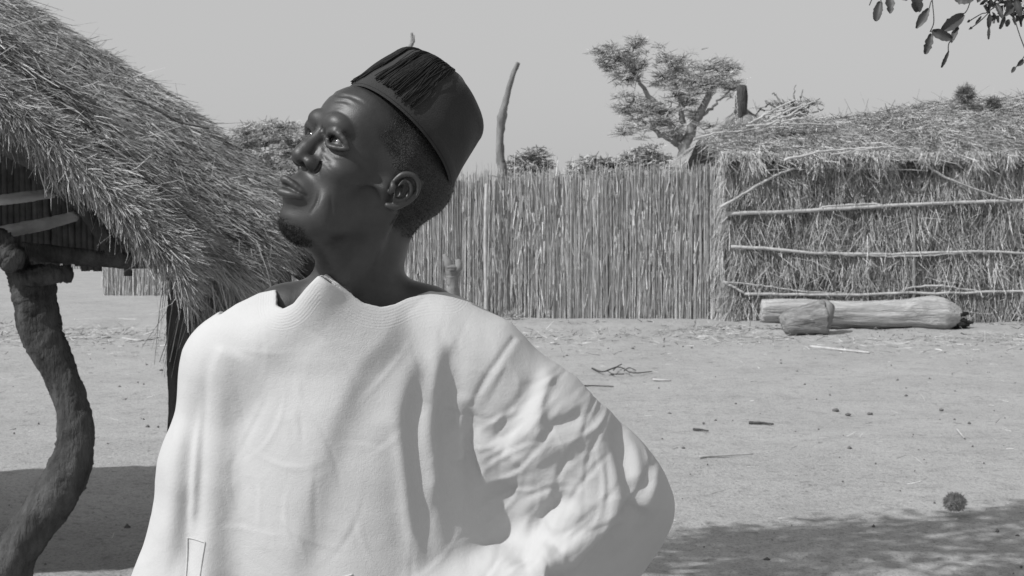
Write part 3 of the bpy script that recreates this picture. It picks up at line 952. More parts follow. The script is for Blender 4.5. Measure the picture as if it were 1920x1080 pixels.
# ================================================================== GROUND
def ground():
    g = np.random.default_rng(5)
    ys = np.concatenate([np.arange(3.2, 9, .03), np.arange(9, 30, .10)])
    ys = np.concatenate([[-60, -20, -6, 0, 2], ys, [32, 36, 42, 50, 65, 90, 140, 250, 500, 1200]])
    u = np.concatenate([[-1500, -400, -120, -40, -16, -12], np.linspace(-9, 11, 330), [13, 17, 40, 120, 400, 1500]])
    X, Y = np.meshgrid(u, ys, indexing='ij')
    Z = .010 * fbm2(X * 1.7, Y * 1.7, 3, 4) + .010 * fbm2(X * .35, Y * .35, 4, 3)
    near = (Y > 3) & (Y < 31) & (X > -9.2) & (X < 11.2)
    h = .0035 * np.abs(fbm2(X * 14, Y * 14, 6, 3)) + .003 * g.normal(size=X.shape)
    # low ridge of litter along the foot of the fence
    h += .05 * np.exp(-((Y - 20.5 + .3 * X * .2) / 1.6) ** 2) * (1 + fbm2(X * 2.2, Y * 2.2, 9, 3))
    Z = np.where(near, Z + h, Z * .3)
    nx, ny = X.shape
    i, j = np.meshgrid(np.arange(nx - 1), np.arange(ny - 1), indexing='ij')
    F = np.stack([i * ny + j, (i + 1) * ny + j, (i + 1) * ny + j + 1, i * ny + j + 1], -1).reshape(-1, 4)
    sand = material("sand", .365, .10, .9, rough=.95, bump=.9, bscale=38, spec=.12, bdist=.012)
    t = sand.node_tree; N = t.nodes; L = t.links
    # darker specks of dung and chaff, and darker trodden litter
    bs = N["Principled BSDF"]; col = bs.inputs["Base Color"].links[0].from_socket
    tc = N.new("ShaderNodeTexCoord")
    def layer(col, scale, lo, hi, dark, detail=5, st=(1, 1, 1)):
        mp = N.new("ShaderNodeMapping"); mp.inputs["Scale"].default_value = st
        L.new(tc.outputs["Object"], mp.inputs[0])
        n = N.new("ShaderNodeTexNoise"); n.inputs["Scale"].default_value = scale; n.inputs["Detail"].default_value = detail
        n.inputs["Roughness"].default_value = .65
        L.new(mp.outputs[0], n.inputs["Vector"])
        r = N.new("ShaderNodeMapRange"); r.inputs[1].default_value = lo; r.inputs[2].default_value = hi
        r.inputs[3].default_value = 1; r.inputs[4].default_value = dark
        L.new(n.outputs[0], r.inputs[0])
        m = N.new("ShaderNodeMix"); m.data_type = 'RGBA'; m.blend_type = 'MULTIPLY'; m.inputs[0].default_value = 1
        L.new(col, m.inputs[6]); L.new(r.outputs[0], m.inputs[7])
        return m.outputs[2]
    col = layer(col, 16, .54, .72, .62, 8)
    col = layer(col, 4.5, .50, .75, .78, 8)
    col = layer(col, 60, .50, .72, .58, 4)
    col = layer(col, 150, .45, .70, .72, 3)
    col = layer(col, 70, .40, .25, 1.22, 3)
    L.new(col, bs.inputs["Base Color"])
    me = npmesh("ground", np.stack([X, Y, Z], -1), F)
    o = link("ground", me, sand, None, True)
    tag(o, kind="structure", label="pale sandy village ground scattered with chaff")
    return o
ground()

# sky and light are the world

# ================================================================== straw materials
straw = material("straw", .42, .25, 30, rough=.75, bump=0, tone=(.22, 1.35), spec=.25)
straw_grey = material("weathered_straw", .47, .3, 18, rough=.85, bump=0, tone=(.42, 1.35), spec=.2)
straw_dark = material("old_thatch", .21, .4, 12, rough=.95, bump=.6, bscale=60, tone=(.5, 1.2), spec=.1)
reed = material("reed", .54, .3, 6, rough=.8, bump=.2, bscale=80, tone=(.45, 1.35), spec=.2, stretch=(6, 6, 1))
pole_m = material("bare_pole", .42, .3, 7, rough=.85, bump=.6, bscale=40, spec=.2, bdist=.01)
bark = material("dark_bark", .075, .6, 16, rough=.9, bump=1, bscale=45, spec=.2, bdist=.025, stretch=(1, 1, .25))
post_grey = material("grey_wood", .20, .35, 9, rough=.9, bump=.8, bscale=30, spec=.2, bdist=.012, stretch=(1, 1, .3))
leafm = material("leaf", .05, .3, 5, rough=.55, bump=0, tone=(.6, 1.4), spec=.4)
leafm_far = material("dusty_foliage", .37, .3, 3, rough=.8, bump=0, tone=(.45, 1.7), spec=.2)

def simple(name, V, F, mat, parent=None, base=None, tone=None, smooth=True):
    return link(name, npmesh(name, V, F, tone=tone, base=base), mat, parent, smooth)

# ================================================================== REED FENCE (right, behind the man)
FY = 22.6                                        # depth of the fence
def fence_line(px, top_px=None):
    return None
def reed_fence(name, x0, y0, x1, y1, hgt, n, label, seed, sag=.05, lean=.012, w=.016):
    g = np.random.default_rng(seed)
    L_ = math.hypot(x1 - x0, y1 - y0)
    d = np.array([x1 - x0, y1 - y0]) / L_; nr = np.array([d[1], -d[0]])
    root = empty(name, [(x0 + x1) / 2, (y0 + y1) / 2, 0], label, "fence", "woven reed fences")
    base = list(root.location)
    t = np.sort(g.uniform(0, L_, n))
    off = g.normal(0, .02, n) * 1.0 + .012 * np.sin(t * 3)
    px_ = x0 + d[0] * t + nr[0] * off; py_ = y0 + d[1] * t + nr[1] * off
    hh = hgt(t / L_) + g.normal(0, .05, n) + .05 * fbm2(t * 3, t * 0, seed, 3) + .25 * (g.random(n) < .02) * g.random(n)
    parts, tones = [], []
    # every stalk: a thin 3-sided reed with one bend
    ns = 5
    lev = np.linspace(0, 1, ns)
    lx = g.normal(0, lean, n); ly = g.normal(0, lean, n)
    bx = g.normal(0, .010, n)
    rad = w * g.uniform(.45, 1.0, n) * .5
    th = g.uniform(0, 6.28, n)
    V = np.empty((n, ns, 3, 3))
    for k, u in enumerate(lev):
        cx = px_ + d[0] * (lx * u * 2.3 + bx * math.sin(u * 3.1)) + nr[0] * ly * u
        cy = py_ + d[1] * (lx * u * 2.3 + bx * math.sin(u * 3.1)) + nr[1] * ly * u
        for q in range(3):
            a = th + q * 2.094
            V[:, k, q] = np.stack([cx + np.cos(a) * rad * (1 - .4 * u), cy + np.sin(a) * rad * (1 - .4 * u), hh * u - .01], 1)
    b = (np.arange(n) * ns * 3)[:, None]
    F = []
    for k in range(ns - 1):
        for q in range(3):
            q2 = (q + 1) % 3
            F.append(np.concatenate([b + k * 3 + q, b + k * 3 + q2, b + (k + 1) * 3 + q2, b + (k + 1) * 3 + q], 1))
    F = np.stack(F, 1).reshape(-1, 4)
    tone = np.repeat(np.clip(g.normal(.42, .22, n), 0, 1), ns * 3)
    V = V.reshape(-1, 3)
    # leaf sheaths and loose strands clinging to the stalks
    m = n * 3
    tt = g.uniform(0, L_, m); zz = g.uniform(0.02, .98, m) * hgt(tt / L_)
    r = np.stack([x0 + d[0] * tt, y0 + d[1] * tt, zz], 1) - np.append(nr, 0) * -g.uniform(.02, .05, m)[:, None] * -1
    r = np.stack([x0 + d[0] * tt, y0 + d[1] * tt, zz], 1) + np.append(nr, 0) * g.uniform(.0, .035, m)[:, None]
    dd = unit(np.stack([d[0] * g.normal(0, .12, m), g.normal(0, .04, m), g.choice([-1, 1], m) * 1.0], 1))
    V2, F2, t2 = blades(r, dd, g.uniform(.08, .45, m), g.uniform(.006, .018, m), .08, np.clip(g.normal(.5, .25, m), 0, 1), g=g)
    st = simple("reed_stalks", np.vstack([V, V2]), np.vstack([F, F2 + len(V)]), reed, root, base, np.concatenate([tone, t2]), False)
    st["kind"] = "stuff"
    # dark backing of older reeds so that little sky shows through
    bk = []
    for q in range(int(L_ / .05)):
        tq = q * .05 + g.uniform(0, .03)
        x_, y_ = x0 + d[0] * tq - nr[0] * .05, y0 + d[1] * tq - nr[1] * .05
        h_ = float(hgt(tq / L_)) - g.uniform(.03, .2)
        bk.append(tube([[x_, y_, 0], [x_ + g.normal(0, .02), y_, h_ * .5], [x_ + g.normal(0, .03), y_, h_]], .03, 4, caps=False))
    v, f = merge(bk)
    ob = simple("inner_reeds", v, f, reed, root, base, g.uniform(.1, .5, len(v)), False); ob["kind"] = "stuff"
    for k in range(int(L_ / 1.9) + 1 if float(hgt(0)) > 1.5 else 0):
        tq = min(L_, k * 1.9 + .4)
        x_, y_ = x0 + d[0] * tq - nr[0] * .1, y0 + d[1] * tq - nr[1] * .1
        v, f = tube(spline([[x_, y_, -.1], [x_ + .03, y_, 1], [x_, y_, float(hgt(tq / L_)) - .1]], 8), .04, 7, k, .08)
        simple("fence_post", v, f, post_grey, root, base)
    for zc in (.25, .55, .85):
        zc = zc * float(hgt(0))
        tq = np.linspace(0, L_, 12)
        pts = np.stack([x0 + d[0] * tq - nr[0] * .08, y0 + d[1] * tq - nr[1] * .08, zc + g.normal(0, .03, 12)], 1)
        v, f = tube(pts, .02, 6)
        simple("rail", v, f, post_grey, root, base)
    return root
# top heights from the photograph
a = P(742, 425, FY); b_ = P(1382, 425, 22.2)
topz = lambda u: P(0, 338, FY)[2] + (P(0, 312, 22.2)[2] - P(0, 338, FY)[2]) * np.clip(u * 1.15 - .05, 0, 1) + 0 * u
f1 = reed_fence("reed_fence", P(560, 425, 23.2)[0], 23.2, P(1385, 425, 22.2)[0], 22.2, topz, 1500, "tall reed fence of upright stalks behind the man's back, joining the straw hut", 21)
bx0, by0 = P(912, 0, 22.5)[0], 22.45
v, f = tube(spline([[bx0, by0, 0], [bx0 - .02, by0, 1.2], [bx0, by0, P(0, 345, 22.4)[2]]], 8), .028, 7, 2, .05)
fp = simple("upright_batten", v, f, pole_m, f1, list(f1.location))
# farther fence on the left, seen under the thatch
fx0, fx1 = P(100, 0, 33)[0], P(440, 0, 31)[0]
def far_fence():
    h = P(0, 470, 32)[2] + .35
    reed_fence("reed_fence", P(185, 0, 30.5)[0], 30.5, P(600, 0, 30)[0], 30.0, lambda u: 1.02 + 0 * u, 700, "low pale reed fence seen beyond the shelter's posts at left", 22, w=.03)
    reed_fence("reed_fence", P(-120, 0, 52)[0], 52, P(330, 0, 50)[0], 50.0, lambda u: 1.1 + 0 * u, 500, "faint far fence along the horizon under the thatched shelter", 23, w=.05)
far_fence()

# ================================================================== STRAW HUT (right)
def straw_hut():
    g = np.random.default_rng(31)
    Y0 = 21.4
    xl = P(1368, 0, Y0)[0]; xr = P(2130, 0, Y0)[0]
    zt = P(0, 322, Y0)[2]; zr = P(0, 200, Y0)[2]
    root = empty("straw_hut", [(xl + xr) / 2, Y0 + 1.5, 0], "long straw hut with shaggy thatch and lashed horizontal poles at right", "hut")
    base = list(root.location)
    # wall core (front + left side), uneven
    nx, nz = 90, 30
    def wallgrid(p0, p1, ztop, nrm):
        U, Wz = np.meshgrid(np.linspace(0, 1, nx), np.linspace(0, 1, nz), indexing='ij')
        X = p0[0] + (p1[0] - p0[0]) * U; Yy = p0[1] + (p1[1] - p0[1]) * U
        o = .05 * fbm2(U * 40, Wz * 9, 5, 3) + g.normal(0, .01, U.shape)
        V = np.stack([X + nrm[0] * o, Yy + nrm[1] * o, Wz * ztop], -1)
        i, j = np.meshgrid(np.arange(nx - 1), np.arange(nz - 1), indexing='ij')
        return V.reshape(-1, 3), np.stack([i * nz + j, (i + 1) * nz + j, (i + 1) * nz + j + 1, i * nz + j + 1], -1).reshape(-1, 4)
    depth = 3.4
    v, f = merge([wallgrid((xl, Y0 + .08), (xr, Y0 + .08), zt + .1, (0, -1)), wallgrid((xl, Y0 + .08 + depth), (xl, Y0 + .08), zt + .1, (-1, 0)),
                  wallgrid((xr, Y0 + .08), (xr, Y0 + depth), zt + .1, (1, 0)), wallgrid((xr, Y0 + depth), (xl, Y0 + depth), zt + .1, (0, 1))])
    simple("wall", v, f, straw_dark, root, base, g.uniform(.4, 1, len(v)), False)
    # straw on the front wall: bundles hanging in clumps
    def wallstraw(n, p0, p1, nrm, wd=(.006, .014)):
        U = g.uniform(0, 1, n); Z = g.uniform(.03, 1, n) ** .95 * (zt + .12)
        cl = fbm2(U * 60, Z * 5, 77, 3)
        R_ = np.stack([p0[0] + (p1[0] - p0[0]) * U, p0[1] + (p1[1] - p0[1]) * U, Z], 1) + np.outer(g.uniform(.0, .07, n) + .03 * np.clip(cl, -1, 1), list(nrm) + [0])
        al = unit(np.array([p1[0] - p0[0], p1[1] - p0[1], 0]))
        ang = g.normal(0, .32, n) + .25 * cl
        wild = g.random(n) < .12
        ang = np.where(wild, g.uniform(-1.5, 1.5, n), ang)
        dd = -np.cos(ang)[:, None] * np.array([0, 0, 1.0]) + np.sin(ang)[:, None] * al + np.outer(g.uniform(0, .25, n), list(nrm) + [0])
        ln = g.uniform(.10, .5, n); ln = np.minimum(ln, Z / np.maximum(np.cos(ang), .3))
        tone = np.clip(.40 + .30 * cl + g.normal(0, .26, n), 0, 1)
        return blades(R_, unit(dd), ln, g.uniform(*wd, n), .22, tone, g=g)
    A = wallstraw(21000, (xl, Y0), (xr, Y0), (0, -1))
    B = wallstraw(3000, (xl, Y0 + depth), (xl, Y0), (-1, 0))
    V = np.vstack([A[0], B[0]]); F = np.vstack([A[1], B[1] + len(A[0])])
    o = simple("wall_straw", V, F, straw_grey, root, base, np.concatenate([A[2], B[2]]), False); o["kind"] = "stuff"
    # roof: low mound of old thatch, rising to the right and back
    nu, nv = 120, 30
    U, W_ = np.meshgrid(np.linspace(0, 1, nu), np.linspace(0, 1, nv), indexing='ij')
    xx = xl - .15 + (xr - xl + .6) * U
    def rooftop(u, w):
        # w 0 at the front eave, 1 at the ridge
        x_ = xl - .15 + (xr - xl + .6) * u
        pxs = (x_ / (Y0 + 1.2)) * FPX + 960
        crest = np.interp(pxs, [1350, 1400, 1480, 1560, 1640, 1700, 1780, 1860, 1940, 2150], [258, 236, 228, 226, 216, 204, 196, 190, 182, 175])
        zc = CAM[2] + (430 - crest) / FPX * (Y0 + 1.8)
        eave = P(0, 300, Y0)[2] - .02
        return eave + (zc - eave) * np.sin(w * np.pi / 2) ** .8 + .05 * fbm2(u * 30, w * 6, 12, 3) * (w > 0)
    Zr = rooftop(U, W_)
    front = np.stack([xx, Y0 - .17 + 2.2 * W_, Zr], -1)
    back = np.stack([xx, Y0 + 1.85 + 2.2 * W_, rooftop(U, 1 - W_)], -1)
    i, j = np.meshgrid(np.arange(nu - 1), np.arange(nv - 1), indexing='ij')
    Fq = np.stack([i * nv + j, (i + 1) * nv + j, (i + 1) * nv + j + 1, i * nv + j + 1], -1).reshape(-1, 4)
    under = front.copy(); under[..., 2] -= .09 + .05 * fbm2(U * 50, W_ * 4, 14, 3); under[..., 1] += .06
    v, f = merge([(front.reshape(-1, 3), Fq), (back.reshape(-1, 3), Fq), (under.reshape(-1, 3), Fq)])
    rf = simple("roof", v, f, straw_dark, root, base, g.uniform(.5, 1, len(v)), False)
    # thatch on the roof
    n = 22000
    u = g.uniform(0, 1, n); w = g.uniform(0, 1, n) ** .8
    cl = fbm2(u * 40, w * 7, 99, 3)
    R_ = np.stack([xl - .15 + (xr - xl + .6) * u, Y0 - .17 + 2.2 * w, rooftop(u, w) + g.uniform(-.02, .05, n) + .03 * cl], 1)
    dd = unit(np.stack([g.normal(0, .9, n), -1 + g.normal(0, .5, n), -.42 + g.normal(0, .3, n) + .15 * (g.random(n) < .1)], 1))
    A = blades(R_, dd, g.uniform(.08, .4, n), g.uniform(.006, .016, n), .25, np.clip(.45 + .25 * cl + g.normal(0, .2, n), 0, 1), g=g)
    # eave fringe: tufts hanging irregularly in front of the dark gap
    n = 9000
    u = g.uniform(0, 1, n)
    cl = fbm2(u * 70, u * 0, 101, 4)
    keep = g.random(n) < np.clip(.55 + .7 * cl, .12, 1)
    u = u[keep]; cl = cl[keep]; n = len(u)
    R_ = np.stack([xl - .15 + (xr - xl + .6) * u, Y0 - .20 + g.uniform(0, .16, n), P(0, 296, Y0)[2] + g.uniform(-.02, .10, n)], 1)
    dd = unit(np.stack([g.normal(0, .35, n) + .3 * cl, -.25 + g.normal(0, .2, n), -1 * np.ones(n)], 1))
    B = blades(R_, dd, g.uniform(.10, .34, n) * np.clip(.7 + .8 * cl, .35, 1.6), g.uniform(.006, .014, n), .25, np.clip(.5 + .2 * cl + g.normal(0, .2, n), 0, 1), g=g)
    o = simple("thatch", np.vstack([A[0], B[0]]), np.vstack([A[1], B[1] + len(A[0])]), straw_grey, rf, None, np.concatenate([A[2], B[2]]), False)
    o.data.transform(Matrix.Translation([-q for q in base])); o["kind"] = "stuff"
    # horizontal lashing poles: drawn from the photograph
    def bar(name, pts, r, yo=-.13, mat=pole_m, seed=0, par=root):
        w3 = spline([P(a_, b__, Y0 + yo + (c[0] if c else 0)) for a_, b__, *c in pts], 26)
        w3 = w3 + np.random.default_rng(seed).normal(0, .006, w3.shape)
        v, f = tube(w3, np.linspace(r, r * .7, 26), 6, seed, .12)
        return simple(name, v, f, mat, par, base)
    bar("binding_pole", [(1362, 401), (1450, 398), (1560, 392), (1660, 386), (1760, 381), (1850, 378), (1960, 374), (2120, 372)], .034, seed=1)
    bar("binding_pole", [(1540, 389), (1620, 383), (1700, 386), (1800, 380), (1900, 379)], .020, seed=2)
    bar("binding_pole", [(1370, 463), (1440, 466), (1530, 475), (1640, 477), (1740, 474), (1850, 472), (1960, 476), (2120, 478)], .028, seed=3)
    bar("binding_pole", [(1580, 478), (1700, 480), (1820, 474)], .018, seed=4)
    bar("binding_pole", [(1398, 551), (1500, 552), (1620, 552), (1700, 549), (1800, 549), (1960, 545), (2120, 545)], .026, seed=5)
    bar("binding_pole", [(1356, 528), (1400, 552)], .022, seed=6)
    bar("binding_pole", [(1356, 528), (1440, 536), (1500, 546), (1580, 549)], .014, seed=7)
    bar("binding_pole", [(1700, 540), (1760, 536), (1840, 546), (1900, 548)], .016, seed=8)
    bar("binding_pole", [(1434, 318), (1480, 319), (1560, 314), (1640, 317), (1740, 319)], .013, seed=9)
    bar("binding_pole", [(1352, 388), (1400, 360), (1450, 330), (1490, 315)], .024, -.2, seed=10)
    bar("binding_pole", [(1735, 310), (1780, 335), (1850, 362), (1890, 375)], .018, -.16, seed=11)
    bar("binding_pole", [(1760, 306), (1840, 300), (1920, 298), (2000, 296)], .05, -.05, straw_grey, seed=12)
    bar("binding_pole", [(1780, 312), (1870, 306), (1960, 307)], .035, -.08, straw_grey, seed=13)
    bar("binding_pole", [(1470, 300), (1560, 282), (1650, 278), (1694, 284)], .020, -.42, seed=14)
    bar("binding_pole", [(1560, 290), (1640, 277), (1690, 276)], .012, -.44, seed=15)
    bar("corner_post", [(1362, 401), (1368, 430), (1380, 520), (1378, 606)], .035, -.02, post_grey, 16)
    bar("wall_post", [(1712, 376), (1715, 420), (1712, 600)], .035, -.10, post_grey, 17)
    # a short cut branch stub tying the pole
    # sticks and rubbish lying on the roof's left end
    for q, pts in enumerate([[(1404, 232), (1440, 212), (1492, 186)], [(1492, 186), (1522, 212)], [(1440, 226), (1480, 207), (1530, 190)], [(1420, 240), (1470, 222), (1510, 196)],
                             [(1380, 170), (1384, 232)], [(1376, 200), (1382, 235)], [(1460, 222), (1500, 212), (1525, 225)], [(1430, 216), (1475, 205)], [(1452, 232), (1500, 222), (1540, 230)],
                             [(1400, 236), (1480, 232), (1560, 234)], [(1300, 262), (1340, 250), (1392, 246)], [(1376, 265), (1388, 290)]]):
        bar("roof_stick", pts, .018 if q != 4 else .010, .35, pole_m, 20 + q)
    return root, Y0
hut, HUTY = straw_hut()

def tuft(name, c, r, n, label, cat, mat=straw_dark, ln=(.06, .14), wd=(.005, .011), seed=0, flat=1.0, group=None):
    g = np.random.default_rng(seed)
    q = unit(g.normal(size=(n, 3))); rr = r * g.uniform(.15, .8, n) ** .6
    root = np.array(c) + q * rr[:, None] * [1, 1, flat]
    A = blades(root, unit(q + g.normal(0, .5, (n, 3))), g.uniform(*ln, n), g.uniform(*wd, n), .3, g=g)
    o = simple(name, A[0], A[1], mat, None, c, A[2], False)
    o.location = c
    tag(o, label, cat, group)
    return o
tuft("straw_ball", P(1810, 178, 22.4), .13, 900, "dark bushy tuft sticking up from the roof ridge of the straw hut", "tuft", ln=(.05, .12), seed=1)
tuft("straw_ball", P(1862, 192, 22.4), .10, 500, "smaller low tuft on the hut roof right of the bushy one", "tuft", ln=(.05, .10), seed=2, flat=.6)

# ================================================================== log and stump in front of the hut
def logs():
    wood = material("bleached_wood", .40, .38, 7, rough=.85, bump=1, bscale=16, spec=.2, bdist=.03, stretch=(.35, 3.5, 3.5))
    rot = material("rotten_wood", .035, .6, 20, rough=.95, bump=1, bscale=50, spec=.1, bdist=.03)
    Y = 19.6
    def L3(px, py, dy=0): return P(px, py, Y + dy)
    root = empty("log", G(1600, 618), "large pale fallen log lying in front of the straw hut wall", "log")
    base = list(root.location)
    ax_ = spline([L3(1428, 582), L3(1480, 583), L3(1560, 587), L3(1640, 590), L3(1715, 588), L3(1760, 590), L3(1800, 594)], 60)
    r = np.interp(np.linspace(0, 1, 60), [0, .03, .2, .45, .62, .78, .86, .93, 1], [.15, .155, .17, .185, .20, .25, .245, .19, .13])
    v, f = tube(ax_, r, 56, 5, .02, blunt=.06)
    # long grain furrows, a knot bulge
    kn = L3(1724, 570, -.24)
    D = np.linalg.norm(v - kn, axis=1)
    N = vnormals(v, f)
    s = v[:, 0] * 3 + 0
    v = v + N * (.055 * np.exp(-(D / .12) ** 2) - .030 * np.exp(-(D / .05) ** 2))[:, None]
    th = np.arctan2(v[:, 2] - .22, v[:, 1] - Y)
    v = v + N * (.020 * fbm2(v[:, 0] * 1.1, th * 4, 61, 3) + .012 * fbm2(v[:, 0] * 1.6 + 2, th * 18, 62, 3))[:, None]
    simple("trunk", v, f, wood, root, base)
    g = np.random.default_rng(6)
    kc = L3(1724, 571, -.245)
    aa = np.linspace(0, 2 * np.pi, 22)
    pts = []
    for k in range(16):
        a = g.uniform(0, 6.28); p0 = L3(1785, 598) + np.array([0, math.cos(a) * .09, math.sin(a) * .09])
        e = p0 + np.array([g.uniform(.10, .26), math.cos(a) * g.uniform(0, .1), math.sin(a) * g.uniform(0, .1)])
        pts.append(tube([p0, (p0 + e) / 2 + g.normal(0, .02, 3), e], [.05, .045, .02], 6, k, .3))
    v, f = merge(pts)
    simple("rotten_end", v, f, rot, root, base)
    root2 = empty("stump", G(1510, 634), "short cut block of wood propped against the big log", "stump")
    b2 = list(root2.location)
    Y2 = 18.9
    v, f = tube(spline([P(1468, 612, Y2), P(1490, 604, Y2), P(1520, 598, Y2), P(1545, 595, Y2)], 24), np.interp(np.linspace(0, 1, 24), [0, .12, .6, 1], [.12, .17, .20, .25]), 44, 9, .02, blunt=.06)
    th = np.arctan2(v[:, 2] - .2, v[:, 1] - Y2); N = vnormals(v, f)
    v = v + N * (.022 * fbm2(v[:, 0] * 2, th * 3, 71, 3) + .008 * fbm2(v[:, 0] * 3, th * 16, 72, 2))[:, None]
    simple("block", v, f, material("stump_wood", .24, .5, 7, rough=.9, bump=1, bscale=20, spec=.15, bdist=.03, stretch=(.5, 3, 3)), root2, b2)
    ce = P(1556, 595, Y2); 
    v, f = tube([P(1544, 595, Y2), P(1548, 595, Y2), P(1556, 597, Y2)], [.245, .235, .19], 40, 3, .03, blunt=.03)
    simple("cut_face", v, f, post_grey, root2, b2)
logs()
# ================================================================== THATCHED SHELTER (left)
def shelter():
    g = np.random.default_rng(51)
    EX, EZ0, EZ1 = -1.13, 1.38, 1.40               # right eave: x, height near and far
    Y0, Y1 = 4.80, 7.15
    RX, RISE = -3.45, 1.72                          # ridge x, rise eave -> ridge
    root = empty("thatched_shelter", [-3.2, 6.6, 0], "low open shelter with a thick shaggy thatched roof on crooked trunks at left", "shelter")
    base = list(root.location)
    def top(u, v):
        """u 0 eave..1 ridge, v 0 near..1 far -> point on the upper surface"""
        u = np.asarray(u, float); v = np.asarray(v, float)
        yr = (Y1 - Y0) * v
        y = Y0 + yr - .45 * np.clip(u, 0, 1) * (1 - v)
        x = EX + (RX - EX) * u + .12 * v + .22 * np.clip((v - .55) / .45, 0, 1) * (1 - u) ** 3
        z = EZ0 + (EZ1 - EZ0) * v + RISE * u ** .93 - .03 * (1 - u) ** 6
        z = z + .20 * np.exp(-((yr - .15) / .18) ** 2) * np.clip(.3 + 4 * u, 0, 1) - .06 * np.exp(-((yr - .74) / .28) ** 2) \
              + .10 * np.exp(-((yr - 1.60) / .40) ** 2) - .06 * np.clip((y - Y1 + .7) / .7, 0, 1) - .14 * np.clip((y - Y1 + .35) / .35, 0, 1) ** 2 - .08 * np.clip((.10 - yr) / .10, 0, 1) ** 2
        x = x + .10 * np.exp(-((y - Y1 + .9) / .8) ** 2) * (1 - u) + .05 * fbm2(y * 2.0, u * 3, 8, 2) * (1 - u)
        z = z + .028 * fbm2(u * 8, y * 2.6, 9, 3)
        return np.stack([x, y, z], -1)
    nu, nv = 70, 90
    U, Vv = np.meshgrid(np.linspace(0, 1, nu), np.linspace(0, 1, nv), indexing='ij')
    T = top(U, Vv)
    i, j = np.meshgrid(np.arange(nu - 1), np.arange(nv - 1), indexing='ij')
    Q = np.stack([i * nv + j, (i + 1) * nv + j, (i + 1) * nv + j + 1, i * nv + j + 1], -1).reshape(-1, 4)
    und = T.copy(); und[..., 2] -= .09 + .08 * np.clip(U * 5, 0, 1) + .02 * np.sin(U * 30); 
    L_ = T.copy(); L_[..., 0] = 2 * RX - L_[..., 0]
    ul = L_.copy(); ul[..., 2] -= .18
    def strip(a, b):
        n = len(a); v = np.vstack([a, b]); k = np.arange(n - 1)
        return v, np.stack([k, k + 1, n + k + 1, n + k], 1)
    parts = [(T.reshape(-1, 3), Q), (und.reshape(-1, 3), Q), (L_.reshape(-1, 3), Q), (ul.reshape(-1, 3), Q),
             strip(T[:, 0], und[:, 0]), strip(T[:, -1], und[:, -1]), strip(T[0], und[0]), strip(L_[:, 0], ul[:, 0]), strip(L_[0], ul[0]), strip(L_[:, -1], ul[:, -1])]
    v, f = merge(parts)
    shade_base = material('shade_toned_thatch', .095, .4, 12, rough=.95, bump=.6, bscale=60, tone=(.5, 1.2), spec=.1)  # thatch base darkened so the roof strip and gable read as shade
    rf = simple("roof", v, f, shade_base, root, base, g.uniform(.5, 1, len(v)), False)
    down = unit(np.array([.80, 0, -.60]))
    sets = []
    # thatch surface
    n = 150000
    u = g.uniform(0, .98, n); vv = g.uniform(0, 1, n)
    cl = fbm2(u * 26, vv * 22, 52, 3)
    cl2 = fbm2(u * 9, vv * 14, 53, 3)
    p = top(u, vv)
    p[:, 2] += g.uniform(-.02, .035, n) + .015 * cl - .03 * np.exp(-(((Y1 - Y0) * vv - .7) / .3) ** 4)
    d = down + np.stack([g.normal(0, .20, n), g.normal(0, .55, n) + .30 * cl2, g.normal(0, .18, n) + .05 + .05 * cl], 1)
    wild = g.random(n) < .012
    d[wild] += g.normal(0, .5, (wild.sum(), 3)); d[wild, 2] = np.abs(d[wild, 2]) * .6
    yr_ = (Y1 - Y0) * vv; shade_band = np.exp(-((yr_ - .68 - .10 * fbm2(u * 8, vv * 3, 58, 3)) / .30) ** 4)
    tone = np.clip(.30 + .18 * cl + .10 * cl2 + g.exponential(.20, n) * (1 - .65 * shade_band) - .30 * shade_band, 0, 1)  # a band of shadow painted into the straw tone across the slope
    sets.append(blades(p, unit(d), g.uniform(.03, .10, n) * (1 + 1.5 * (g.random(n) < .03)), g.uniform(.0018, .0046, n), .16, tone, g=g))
    # near rake: cut ends and fringe facing the camera, sunlight put into their lighter tone
    n = 44000
    u = g.uniform(0, .75, n)
    p = top(u, u * 0)
    dep = g.uniform(0, 1, n)
    p[:, 2] -= dep * .15 - .08; p[:, 1] -= .015 + .10 * np.sin(dep * 3.1) * g.uniform(.3, 1, n)
    cl = fbm2(u * 40, dep * 3, 54, 3)
    d = down * .9 + np.stack([g.normal(0, .32, n), -.30 + g.normal(0, .4, n), -.05 + g.normal(0, .32, n) - .30 * dep], 1)
    sets.append(blades(p, unit(d), g.uniform(.03, .12, n), g.uniform(.0018, .0042, n), .18, np.clip(.66 + .2 * cl + g.normal(0, .2, n), 0, 1), g=g))
    # hanging wisps below the rake
    n = 3500
    u = g.uniform(0, .6, n); cl = fbm2(u * 60, u * 0, 55, 3); kp = g.random(n) < .35 + .5 * cl; u = u[kp]; n = len(u)
    p = top(u, u * 0); p[:, 2] -= .12; p[:, 1] += g.uniform(-.04, .12, n)
    d = np.stack([.45 + g.normal(0, .3, n), g.normal(0, .25, n), -1 + g.normal(0, .2, n)], 1)
    sets.append(blades(p, unit(d), g.uniform(.04, .12, n), g.uniform(.002, .004, n), .25, g.uniform(.2, .9, n), g=g))
    # eave fringe
    n = 16000
    vv = g.uniform(0, 1, n); cl = fbm2(vv * 30, vv * 0, 56, 3)
    p = top(g.uniform(0, .05, n), vv); p[:, 2] -= g.uniform(0, .09, n)
    d = down + np.stack([g.normal(0, .2, n), g.normal(0, .22, n) + .1, -.35 + g.normal(0, .25, n) + .1 * cl], 1)
    sets.append(blades(p, unit(d), g.uniform(.04, .15, n) * (1 + .4 * cl), g.uniform(.002, .0045, n), .2, np.clip(.42 + .2 * cl + g.normal(0, .2, n), 0, 1), g=g))
    # long bunch drooping in front of the corner post
    n = 2600
    c = P(405, 490, 5.7)
